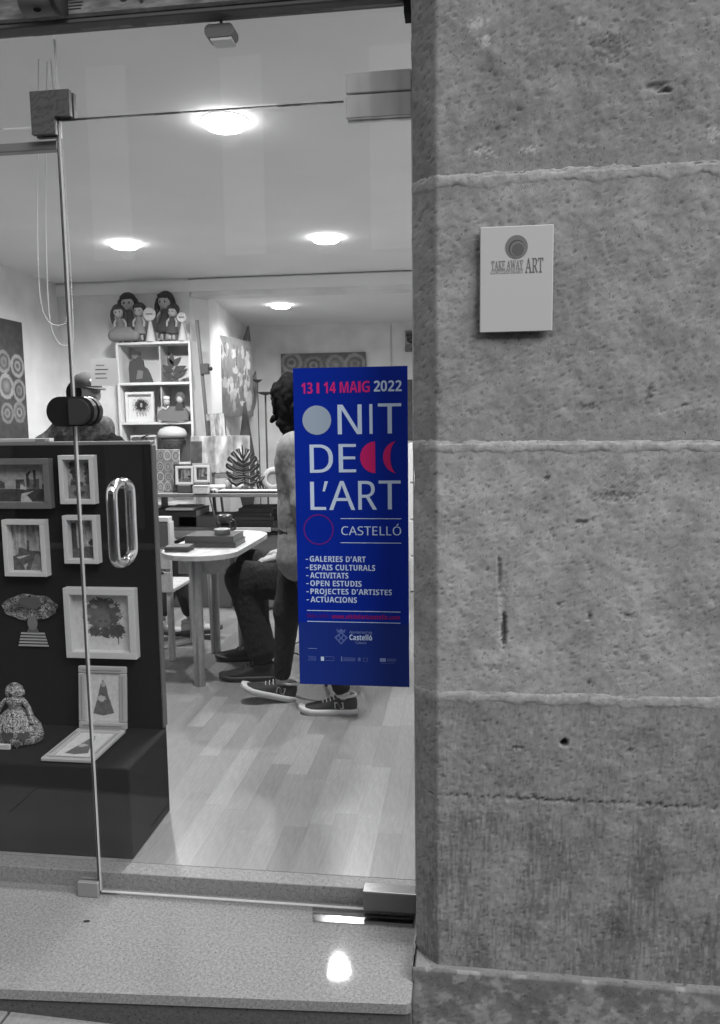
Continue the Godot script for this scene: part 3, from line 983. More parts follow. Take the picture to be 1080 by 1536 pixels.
# local shoe, toe to +x, sole at y = 0
func shoe(parent: Node3D, called: String, ankle: Vector3, dir: Vector3, pitch: float, upper: Material, sole: Material, sneaker: bool, letter := "", side := 1.0) -> void:
	var o := Node3D.new()
	o.name = called
	parent.add_child(o, true)
	var turn := atan2(-dir.z, dir.x)
	o.basis = Basis(Vector3.UP, turn) * Basis(Vector3(0, 0, 1), pitch)
	if not sneaker: o.basis = o.basis.scaled(Vector3.ONE * 1.14)
	o.position = ankle
	var sd := 0.026 if sneaker else 0.022
	var hts := [[-0.065, 0.020, 0.068], [-0.058, 0.030, 0.086], [-0.035, 0.037, 0.094], [0.0, 0.039, 0.090], [0.035, 0.040, 0.088], [0.075, 0.043, 0.070], [0.115, 0.047, 0.055], [0.155, 0.047, 0.046], [0.19, 0.040, 0.038], [0.212, 0.025, 0.028], [0.219, 0.008, 0.018]]
	var st := new_st(false)
	st.set_smooth_group(0)
	var ss := new_st(false)
	ss.set_smooth_group(0)
	var n := 16
	var rings := []
	var srings := []
	for h in hts:
		var ring := []
		for k in n + 1:
			var a := PI * k / n
			var cz := cos(a)
			ring.append(Vector3(h[0], sd * 0.6 + (h[2] - sd * 0.6) * pow(sin(a), 0.62), signf(cz) * pow(absf(cz), 0.75) * h[1]))
		rings.append(ring)
		var sx: float = h[0] * 1.03
		var lift := maxf(0.0, h[0] - 0.15) * 0.22
		var w: float = h[1] * 1.10 + 0.003
		srings.append([Vector3(sx, lift, -w), Vector3(sx, sd + lift * 0.6, -w - 0.001), Vector3(sx, sd + 0.004 + lift * 0.6, -w + 0.006), Vector3(sx, sd + 0.004 + lift * 0.6, w - 0.006), Vector3(sx, sd + lift * 0.6, w + 0.001), Vector3(sx, lift, w)])
	for i in rings.size() - 1:
		for k in n:
			for v in [rings[i][k], rings[i + 1][k], rings[i + 1][k + 1], rings[i][k], rings[i + 1][k + 1], rings[i][k + 1]]: st.add_vertex(v)
		for k in 6:
			var k2 := (k + 1) % 6
			for v in [srings[i][k], srings[i][k2], srings[i + 1][k2], srings[i][k], srings[i + 1][k2], srings[i + 1][k]]: ss.add_vertex(v)
	for e in [[rings[0], st], [rings[-1], st]]:
		for k in range(1, n):
			for v in [e[0][0], e[0][k], e[0][k + 1]]: e[1].add_vertex(v)
	for e in [srings[0], srings[-1]]:
		for k in range(1, 5):
			for v in [e[0], e[k], e[k + 1]]: ss.add_vertex(v)
	part(o, "upper", done(st), upper)
	part(o, "sole", done(ss), sole)
	var lace := mat(0.5 if sneaker else 0.04, 0.8)
	for i in 4:
		var x := 0.045 + 0.018 * i
		var y := 0.087 - 0.0085 * i
		part(o, "lace", tube(arc([Vector3(x, y - 0.012, -0.026), Vector3(x + 0.006, y + 0.003, -0.012), Vector3(x + 0.004, y + 0.006, 0.0), Vector3(x + 0.006, y + 0.003, 0.012), Vector3(x, y - 0.012, 0.026)], 3), 0.0028, 6), lace)
	if sneaker:
		part(o, "collar", tube(arc([Vector3(0.03, 0.092, 0.022), Vector3(0.0, 0.090, 0.034), Vector3(-0.035, 0.095, 0.031), Vector3(-0.056, 0.094, 0.014), Vector3(-0.058, 0.095, -0.012), Vector3(-0.035, 0.095, -0.031), Vector3(0.0, 0.090, -0.034), Vector3(0.03, 0.092, -0.022)], 4), 0.007, 8), mat(0.5, 0.8))
	if letter:
		var l := Node3D.new()
		l.name = "side_mark"
		o.add_child(l)
		l.position = Vector3(0.02, 0.052, 0.0435 * side)
		l.rotation_degrees = Vector3(-14.0 * side, 0.0 if side > 0.0 else 180.0, 0)
		lettering(l, letter, -0.024, 0, 0.046, 0.038, 0.0, mat(0.42, 0.6), true)
		lettering(l, letter, -0.018, 0, 0.034, 0.026, 0.0006, upper, true)

# J: joints. looks: materials. head given by centre and look direction
func person(label: String, at: Vector3, J: Dictionary, L: Dictionary) -> Node3D:
	var o := thing("person", label, "person", at)
	var body := []
	var arms := []
	var legs := []
	var torso := []
	var sh: Array = J.shoulders
	var hp: Array = J.hips
	var chest: Vector3 = (sh[0] + sh[1]) / 2.0
	var pel: Vector3 = (hp[0] + hp[1]) / 2.0
	var g: float = L.get("girth", 1.0)
	var lg: float = L.get("leg", 1.0)
	var across: Vector3 = (sh[1] - sh[0]).normalized()
	for i in 2:
		var sd := across * (-1.0 if i == 0 else 1.0)
		var low: Vector3 = sh[i] - (chest - pel).normalized() * 0.07 - sd * 0.075
		torso.append([low, hp[i] + (chest - pel) * 0.25 - sd * 0.0, 0.105 * g, 0.098 * g])
		torso.append([hp[i] + (chest - pel) * 0.25, hp[i] + Vector3(0, L.get("hem", 0.0), 0), 0.098 * g, 0.115 * g])
		torso.append([sh[i] - sd * 0.1 + Vector3(0, 0.01, 0), sh[i] - sd * 0.02, 0.07 * g, 0.062 * g])
		arms.append([sh[i] - sd * 0.02, J.elbows[i], 0.060 * g, 0.047 * g])
		arms.append([J.elbows[i], J.wrists[i].lerp(J.elbows[i], 0.12), 0.046 * g, 0.034 * g])
		legs.append([hp[i] + Vector3(0, 0.02, 0), hp[i].lerp(pel, 0.3), 0.10 * g, 0.10 * g])
		legs.append([hp[i], J.knees[i], 0.092 * g * lg, 0.068 * g * lg])
		legs.append([J.knees[i], J.ankles[i] + (J.knees[i] - J.ankles[i]).normalized() * 0.05, 0.064 * g * lg, L.get("cuff", 0.052)])
		body.append([sh[i] - sd * 0.035, J.elbows[i], 0.036, 0.034])
		body.append([J.elbows[i], J.wrists[i], 0.036, 0.026])
		body.append([hp[i], J.knees[i], 0.07, 0.05])
		body.append([J.knees[i], J.ankles[i], 0.045, 0.034])
		body.append([sh[i] - sd * 0.06, hp[i], 0.05, 0.07])
	body.append([chest - (chest - pel) * 0.08, chest + (J.head - chest) * 0.4, 0.055, 0.052])
	var st := SurfaceTool.new()
	st.begin(Mesh.PRIMITIVE_TRIANGLES)
	add_sdf(st, body, 0.017, 0.05)
	add_sdf(st, head_bones(J.head, J.look, chest + (J.head - chest) * 0.3), 0.0055, 0.03)
	for i in 2:
		if J.has("hands"):
			add_sdf(st, hand_bones(J.wrists[i], J.hands[i][0], J.hands[i][1], J.hands[i][2], J.hands[i][3]), 0.0038, 0.008)
	part(o, "body", st.commit(), L.skin)
	part(o, L.get("top_name", "sweater"), sdf_mesh(torso + arms, 0.0125, 0.045), L.top)
	part(o, "trousers", sdf_mesh(legs, 0.0125, 0.035), L.trousers)
	var f: Vector3 = J.look.normalized()
	var s: Vector3 = f.cross(Vector3.UP).normalized()
	for e in [-1.0, 1.0]:
		part(o, "eye", ball(Vector3(0.009, 0.006, 0.009), 8), M.hole, J.head + f * 0.089 + s * 0.031 * e + Vector3(0, 0.006, 0))
	return o

func hair_blob(o: Node3D, c: Vector3, look: Vector3, size: float, curls: int, low: float, m: Material, sd: int) -> void:
	var f := look.normalized()
	var rng := RandomNumberGenerator.new()
	rng.seed = sd
	var b := [[c + Vector3(0, 0.048, 0) - f * 0.04, c + Vector3(0, 0.055, 0) + f * 0.01, 0.101, 0.094], [c - f * 0.07 + Vector3(0, 0.02, 0), c - f * 0.065 - Vector3(0, low, 0), 0.075, 0.06]]
	for i in curls:
		var yy := 1.0 - 1.75 * (i + 0.5) / curls
		var a := 2.39996 * i + rng.randf_range(-0.2, 0.2)
		var d := Vector3(cos(a) * sqrt(1.0 - yy * yy), yy, sin(a) * sqrt(1.0 - yy * yy))
		if d.dot(f) > 0.45 and d.y < 0.55: continue
		var p := c + Vector3(0, 0.042 - low * maxf(0.0, -d.y), 0) - f * 0.02 + d * (0.100 + size * rng.randf())
		b.append([p, p + Vector3(rng.randf_range(-1, 1), rng.randf_range(-1, 0.4), rng.randf_range(-1, 1)) * 0.014, rng.randf_range(0.013, 0.019), 0.012])
	part(o, "hair", sdf_mesh(b, 0.006, 0.019), m)

func build_people() -> void:
	var black_cloth := mat(0.008, 0.95)
	var grey_knit := mat(0.25, 0.95)
	grey_knit.albedo_texture = tex(noise_image(256, 0.09, 0.8, 1.0, 1.0, 301, 3))
	var folds := bump(noise_image(256, 0.022, 0.0, 1.0, 1.0, 305, 3), 7.0)
	for f in [grey_knit, black_cloth]:
		f.normal_enabled = true
		f.normal_texture = folds
		f.normal_scale = 0.3 if f == grey_knit else 0.9
	triplanar(grey_knit, Vector3(3.2, 1.6, 3.2))
	triplanar(black_cloth, Vector3(3.2, 2.4, 3.2))
	var o: Node3D
	# the walker behind the poster
	var at := Vector3(-0.79, 0, -1.58)
	o = person("person in grey sweater and sneakers walking left behind the blue poster", at, {
		"shoulders": [Vector3(-0.01, 1.325, 0.165), Vector3(0.02, 1.325, -0.165)], "hips": [Vector3(0.0, 0.90, 0.075), Vector3(-0.02, 0.90, -0.075)],
		"elbows": [Vector3(0.05, 1.06, 0.21), Vector3(0.06, 1.06, -0.22)], "wrists": [Vector3(0.12, 0.84, 0.22), Vector3(0.02, 0.84, -0.22)],
		"hands": [[Vector3(-0.25, -1, -0.1), Vector3(0, 0.2, 1), 1.0, 0.5], [Vector3(-0.2, -1, 0), Vector3(0, 0.2, -1), -1.0, 0.5]],
		"knees": [Vector3(0.10, 0.48, 0.08), Vector3(-0.10, 0.49, -0.05)], "ankles": [Vector3(0.205, 0.085, 0.08), Vector3(-0.145, 0.10, -0.06)],
		"head": Vector3(0.0, 1.515, -0.005), "look": Vector3(0.45, 0.0, -1)},
		{"skin": M.skin, "top": grey_knit, "trousers": black_cloth, "hem": -0.12, "cuff": 0.045, "girth": 1.04})
	hair_blob(o, Vector3(0.0, 1.515, -0.005), Vector3(0.45, 0, -1), 0.034, 190, 0.09, M.hair, 5)
	var su := mat(0.028, 0.8)
	var sole := mat(0.55, 0.7)
	shoe(o, "sneaker", Vector3(0.205, 0.0, 0.08), Vector3(-1, 0, 0.05), 0.0, su, sole, true, "N", -1.0)
	shoe(o, "sneaker", Vector3(-0.145, 0.012, -0.06), Vector3(-1, 0, 0.25), 0.28, su, sole, true, "N", -1.0)
	# the sitter on the metal stool
	at = Vector3(-0.85, 0, -2.08)
	o = person("person in black trousers sitting on metal stool, hand on knee", at, {
		"shoulders": [Vector3(0.06, 1.06, 0.18), Vector3(0.06, 1.06, -0.18)], "hips": [Vector3(0.05, 0.555, 0.09), Vector3(0.05, 0.555, -0.09)],
		"elbows": [Vector3(0.0, 0.80, 0.22), Vector3(0.0, 0.80, -0.22)], "wrists": [Vector3(-0.165, 0.695, 0.085), Vector3(-0.18, 0.70, -0.12)],
		"hands": [[Vector3(-1, -0.18, -0.1), Vector3(0, 1, 0.15), 1.0, 0.4], [Vector3(-1, -0.22, 0.1), Vector3(0, 1, 0), -1.0, 0.4]],
		"knees": [Vector3(-0.375, 0.575, 0.10), Vector3(-0.38, 0.60, -0.13)], "ankles": [Vector3(-0.262, 0.12, 0.11), Vector3(-0.40, 0.11, -0.25)],
		"head": Vector3(0.03, 1.27, 0.0), "look": Vector3(-1, -0.05, 0.1)},
		{"skin": M.skin, "top": grey_knit, "trousers": black_cloth, "cuff": 0.082, "leg": 1.42})
	hair_blob(o, Vector3(0.03, 1.27, 0.0), Vector3(-1, -0.05, 0.1), 0.008, 40, 0.02, M.hair, 6)
	var lea := mat(0.022, 0.35)
	shoe(o, "shoe", Vector3(-0.262, 0.0, 0.11), Vector3(-1, 0, 0.12), 0.0, lea, mat(0.02, 0.5), false)
	shoe(o, "shoe", Vector3(-0.40, 0.0, -0.25), Vector3(-1, 0, 0.1), 0.0, mat(0.015, 0.4), mat(0.012, 0.5), false)
	# the sitter behind the white chair, hidden above the knees by the black board
	at = Vector3(-2.36, 0, -2.92)
	o = person("person with pale shoes sitting behind the black display board, legs showing", at, {
		"shoulders": [Vector3(-0.05, 1.02, 0.18), Vector3(-0.05, 1.02, -0.18)], "hips": [Vector3(0.0, 0.53, 0.09), Vector3(0.0, 0.53, -0.09)],
		"elbows": [Vector3(0.02, 0.78, 0.23), Vector3(0.02, 0.78, -0.22)], "wrists": [Vector3(0.2, 0.68, 0.14), Vector3(0.2, 0.68, -0.12)],
		"hands": [[Vector3(1, -0.15, -0.1), Vector3(0, 1, 0.1), -1.0, 0.4], [Vector3(1, -0.15, 0.1), Vector3(0, 1, 0), 1.0, 0.4]],
		"knees": [Vector3(0.43, 0.55, 0.14), Vector3(0.40, 0.53, -0.1)], "ankles": [Vector3(0.53, 0.135, 0.12), Vector3(0.28, 0.11, 0.05)],
		"head": Vector3(-0.03, 1.22, 0.0), "look": Vector3(1, -0.1, 0.1)},
		{"skin": M.skin, "top": mat(0.1, 0.9), "trousers": mat(0.018, 0.9), "cuff": 0.05})
	hair_blob(o, Vector3(-0.03, 1.22, 0.0), Vector3(1, -0.1, 0.1), 0.012, 40, 0.05, M.hair, 7)
	var pale := mat(0.45, 0.7)
	shoe(o, "shoe", Vector3(0.53, 0.02, 0.12), Vector3(1, 0, 0.1), 0.12, pale, mat(0.06, 0.7), true)
	shoe(o, "shoe", Vector3(0.28, 0.0, 0.05), Vector3(1, 0, 0.2), 0.0, pale, mat(0.06, 0.7), true)
	# the one in the cap
	var camo := mat(0.30, 0.9)
	camo.albedo_texture = tex(mul_images(noise_image(256, 0.02, 0.25, 1.0, 1.3, 311, 3), noise_image(256, 0.05, 0.5, 1.0, 1.0, 312, 2)))
	triplanar(camo, Vector3.ONE * 3.0)
	at = Vector3(-2.73, 0, -3.2)
	var hd := Vector3(0.045, 1.665, 0.02)
	o = person("person in dark cap and patterned shirt standing behind the black display board", at, {
		"shoulders": [Vector3(-0.17, 1.43, 0.02), Vector3(0.165, 1.43, -0.02)], "hips": [Vector3(-0.09, 0.92, 0), Vector3(0.09, 0.92, 0)],
		"elbows": [Vector3(-0.26, 1.31, 0.14), Vector3(0.22, 1.14, 0.02)], "wrists": [Vector3(-0.36, 1.20, 0.28), Vector3(0.2, 0.92, 0.1)],
		"hands": [[Vector3(-0.5, -0.6, 0.6), Vector3(0, 0.7, 0.7), 1.0, 0.5], [Vector3(0, -1, 0.2), Vector3(1, 0, 0), -1.0, 0.5]],
		"knees": [Vector3(-0.10, 0.49, 0.02), Vector3(0.10, 0.49, 0.02)], "ankles": [Vector3(-0.11, 0.10, 0.0), Vector3(0.12, 0.10, 0.0)],
		"head": hd, "look": Vector3(1, -0.08, 0.55)},
		{"skin": mat(0.2, 0.6), "top": camo, "trousers": mat(0.05, 0.9), "top_name": "shirt", "girth": 1.02})
	var cap := part(o, "cap", lathe([Vector2(0.104, -0.014), Vector2(0.106, 0.01), Vector2(0.099, 0.048), Vector2(0.074, 0.080), Vector2(0.034, 0.097), Vector2(0.001, 0.100)], 24), mat(0.05, 0.85), hd + Vector3(0.006, 0.05, 0.004), Vector3(0, 61.2, 0))
	part(cap, "visor", prism(ellipse(0.074, 0.105, Vector2.ZERO, 24, -PI, 0.0), 0.006), mat(0.035, 0.85), Vector3(0, -0.008, 0.075), Vector3(-78, 0, 0))
	part(cap, "badge", ball(Vector3(0.014, 0.016, 0.004), 8), mat(0.6, 0.7), Vector3(-0.03, 0.035, 0.097), Vector3(-16, -17, 0))
	hair_blob(o, hd - Vector3(0.025, 0.045, 0.01), Vector3(1, -0.1, 0.55), 0.0, 0, 0.0, M.hair, 8)
	shoe(o, "shoe", Vector3(-0.11, 0.0, 0.0), Vector3(-0.2, 0, 1), 0.0, M.dark, M.black, false)
	shoe(o, "shoe", Vector3(0.12, 0.0, 0.0), Vector3(0.25, 0, 1), 0.0, M.dark, M.black, false)

# ---------------------------------------------------------------- prints (flat pictures only)
func art(w: int, h: int, v: float) -> Image:
	var im := Image.create_empty(w, h, false, Image.FORMAT_RGB8)
	im.fill(Color(v, v, v))
	return im

func a_disk(im: Image, cx: float, cy: float, rx: float, ry: float, v: float, rag := 0.0, sd := 1) -> void:
	var nz := n2(sd, 0.15, 2)
	for y in range(maxi(0, int(cy - ry * 1.3)), mini(im.get_height(), int(cy + ry * 1.3) + 2)):
		for x in range(maxi(0, int(cx - rx * 1.3)), mini(im.get_width(), int(cx + rx * 1.3) + 2)):
			var r := Vector2((x - cx) / rx, (y - cy) / ry).length() + rag * nz.get_noise_2d(x, y)
			if r < 1.0: im.set_pixel(x, y, Color(v, v, v))

func a_poly(im: Image, pts: Array, v: float) -> void:
	var p := PackedVector2Array(pts)
	var lo := p[0]
	var hi := p[0]
	for q in p:
		lo = lo.min(q); hi = hi.max(q)
	for y in range(maxi(0, int(lo.y)), mini(im.get_height(), int(hi.y) + 1)):
		for x in range(maxi(0, int(lo.x)), mini(im.get_width(), int(hi.x) + 1)):
			if Geometry2D.is_point_in_polygon(Vector2(x + 0.5, y + 0.5), p): im.set_pixel(x, y, Color(v, v, v))

func a_grain(im: Image, amount: float, freq: float, sd: int, sy := 1.0) -> void:
	var nz := n2(sd, freq, 3)
	for y in im.get_height():
		for x in im.get_width():
			var c := im.get_pixel(x, y).r + amount * nz.get_noise_2d(x, y * sy)
			im.set_pixel(x, y, Color(c, c, c))

func print_mat(im: Image, rough := 0.6) -> StandardMaterial3D:
	var m := StandardMaterial3D.new()
	m.albedo_texture = ImageTexture.create_from_image(im)
	m.roughness = rough
	return m

func quad(w: float, h: float) -> QuadMesh:
	var q := QuadMesh.new()
	q.size = Vector2(w, h)
	return q

func rings_art(w: int, h: int, base: float, cols: int, rows: int, y0: float, y1: float, sd: int, lo := 0.3, hi := 0.6) -> Image:
	var rng := RandomNumberGenerator.new()
	rng.seed = sd
	var im := art(w, h, base)
	var sx := float(w) / cols
	var sy := (y1 - y0) * h / rows
	for r in rows:
		for c in cols:
			var cx := (c + 0.5) * sx + rng.randf_range(-0.1, 0.1) * sx
			var cy := y0 * h + (r + 0.5) * sy + rng.randf_range(-0.1, 0.1) * sy
			var q := rng.randf_range(0.44, 0.56)
			a_disk(im, cx, cy, sx * q, sy * q, rng.randf_range(hi - 0.08, hi + 0.05), 0.05, sd + c)
			a_disk(im, cx, cy, sx * q * 0.68, sy * q * 0.68, rng.randf_range(lo - 0.05, lo + 0.08), 0.05, sd + r)
			a_disk(im, cx, cy, sx * q * 0.45, sy * q * 0.45, rng.randf_range(hi - 0.1, hi + 0.03), 0.05, sd)
			a_disk(im, cx, cy, sx * q * 0.22, sy * q * 0.22, rng.randf_range(lo - 0.05, lo + 0.2), 0.1, sd)
	a_grain(im, 0.06, 0.08, sd)
	return im

func city_art(w: int, h: int, sd: int, kind: int) -> Image:
	var rng := RandomNumberGenerator.new()
	rng.seed = sd
	var im := art(w, h, 0.62)
	if kind == 0:       # skyline with an arch
		for i in 14:
			var x := rng.randf() * w
			var bw := rng.randf_range(0.04, 0.10) * w
			var t := rng.randf_range(0.38, 0.56) * h
			im.fill_rect(Rect2i(int(x), int(t), int(bw), int(h * 0.66 - t)), Color.from_hsv(0, 0, rng.randf_range(0.18, 0.42)))
		a_poly(im, [Vector2(w * 0.60, h * 0.6), Vector2(w * 0.60, h * 0.26), Vector2(w * 0.68, h * 0.16), Vector2(w * 0.70, h * 0.2), Vector2(w * 0.65, h * 0.3), Vector2(w * 0.66, h * 0.6)], 0.22)
		im.fill_rect(Rect2i(int(w * 0.74), int(h * 0.16), int(w * 0.05), int(h * 0.46)), Color.from_hsv(0, 0, 0.22))
		im.fill_rect(Rect2i(0, int(h * 0.66), w, int(h * 0.34)), Color.from_hsv(0, 0, 0.25))
		a_poly(im, [Vector2(w * 0.48, h), Vector2(w * 0.5, h * 0.78), Vector2(w * 0.74, h * 0.7), Vector2(w * 0.6, h * 0.82), Vector2(w * 0.7, h)], 0.72)
		a_poly(im, [Vector2(w * 0.48, h * 0.66), Vector2(w * 0.5, h * 0.52), Vector2(w * 0.58, h * 0.6), Vector2(w * 0.6, h * 0.68)], 0.72)
	elif kind == 1:     # street between dark trees
		for i in 22:
			a_disk(im, w * (0.12 + 0.22 * rng.randf()), h * rng.randf_range(0.08, 0.62), w * 0.11, h * 0.06, rng.randf_range(0.16, 0.36), 0.4, i)
			a_disk(im, w * (0.74 + 0.2 * rng.randf()), h * rng.randf_range(0.12, 0.62), w * 0.10, h * 0.06, rng.randf_range(0.2, 0.4), 0.4, i)
		im.fill_rect(Rect2i(0, int(h * 0.66), w, int(h * 0.34)), Color.from_hsv(0, 0, 0.46))
		a_disk(im, w * 0.42, h * 0.85, w * 0.2, h * 0.09, 0.25, 0.5, 4)
		for i in 4: a_disk(im, w * rng.randf_range(0.35, 0.65), h * rng.randf_range(0.5, 0.75), w * 0.07, h * 0.05, rng.randf_range(0.2, 0.5), 0.3, i)
	elif kind == 2:     # road to a vanishing point
		a_grain(im, 0.28, 0.05, sd, 0.25)
		a_poly(im, [Vector2(w * 0.15, h * 0.66), Vector2(w * 0.2, h * 0.5), Vector2(w * 0.45, h * 0.56), Vector2(w * 0.62, h * 0.58), Vector2(w, h * 0.6), Vector2(w, h), Vector2(0, h), Vector2(0, h * 0.7)], 0.34)
		im.fill_rect(Rect2i(int(w * 0.44), int(h * 0.36), int(w * 0.08), int(h * 0.24)), Color.from_hsv(0, 0, 0.28))
		a_poly(im, [Vector2(w * 0.7, h * 0.64), Vector2(w * 0.78, h * 0.64), Vector2(w, h * 0.92), Vector2(w, h), Vector2(w * 0.5, h)], 0.52)
		a_poly(im, [Vector2(w * 0.08, h * 0.72), Vector2(w * 0.55, h * 0.66), Vector2(w * 0.2, h * 0.76)], 0.72)
		a_poly(im, [Vector2(w * 0.3, h * 0.9), Vector2(w * 0.45, h * 0.84), Vector2(w * 0.36, h)], 0.68)
	elif kind == 3:     # misty avenue
		a_grain(im, 0.3, 0.05, sd, 0.25)
		im.fill_rect(Rect2i(0, int(h * 0.1), int(w * 0.2), int(h * 0.7)), Color.from_hsv(0, 0, 0.26))
		a_poly(im, [Vector2(0, h * 0.78), Vector2(w, h * 0.66), Vector2(w, h), Vector2(0, h)], 0.36)
		a_disk(im, w * 0.85, h * 0.62, w * 0.18, h * 0.12, 0.24, 0.4, 3)
		a_disk(im, w * 0.35, h * 0.75, w * 0.08, h * 0.05, 0.2, 0.4, 3)
		im.fill_rect(Rect2i(int(w * 0.65), int(h * 0.68), int(w * 0.2), 3), Color.from_hsv(0, 0, 0.7))
	a_grain(im, 0.09, 0.06, sd + 3)
	return im

func gown_art(w: int, h: int, sd: int) -> Image:
	var im := art(w, h, 0.80)
	a_poly(im, [Vector2(w * 0.2, h * 0.84), Vector2(w * 0.36, h * 0.45), Vector2(w * 0.42, h * 0.25), Vector2(w * 0.5, h * 0.12), Vector2(w * 0.6, h * 0.25), Vector2(w * 0.66, h * 0.45), Vector2(w * 0.84, h * 0.82), Vector2(w * 0.5, h * 0.88)], 0.40)
	a_disk(im, w * 0.51, h * 0.22, w * 0.07, h * 0.06, 0.66)
	a_disk(im, w * 0.44, h * 0.52, w * 0.14, h * 0.06, 0.72, 0.4, 3)
	a_grain(im, 0.05, 0.06, sd)
	return im

# deep frame facing +z with a print set back in it
func box_frame(called: String, label: String, cat: String, c: Vector3, w: float, h: float, deep: float, rail: float, fm: Material, im: Image, rot := Vector3.ZERO, group := "", recess := 0.6) -> Node3D:
	var o := thing(called, label, cat, c, 0.0, group)
	o.rotation_degrees = rot
	part(o, "rail", box(Vector3(w, rail, deep), 0.0012), fm, Vector3(0, h / 2 - rail / 2, 0))
	part(o, "rail", box(Vector3(w, rail, deep), 0.0012), fm, Vector3(0, -h / 2 + rail / 2, 0))
	part(o, "stile", box(Vector3(rail, h - rail * 2 - 0.0004, deep), 0.0012), fm, Vector3(-w / 2 + rail / 2, 0, 0))
	part(o, "stile", box(Vector3(rail, h - rail * 2 - 0.0004, deep), 0.0012), fm, Vector3(w / 2 - rail / 2, 0, 0))
	part(o, "backing", box(Vector3(w - rail * 2, h - rail * 2, 0.003), 0.0), M.paper, Vector3(0, 0, -deep * (recess - 0.1) + 0.0))
	part(o, "picture", quad(w - rail * 2, h - rail * 2), print_mat(im), Vector3(0, 0, -deep * (recess - 0.1) + 0.0022))
	return o

func canvas(called: String, label: String, c: Vector3, w: float, h: float, deep: float, im: Image, edge: Material, turn := 0.0, rot := Vector3.ZERO) -> Node3D:
	var o := thing(called, label, "painting", c, turn)
	if rot != Vector3.ZERO: o.rotation_degrees = rot
	part(o, "stretcher", box(Vector3(w, h, deep), 0.003), edge)
	part(o, "picture", quad(w - 0.004, h - 0.004), print_mat(im, 0.7), Vector3(0, 0, deep / 2 + 0.0008))
	return o

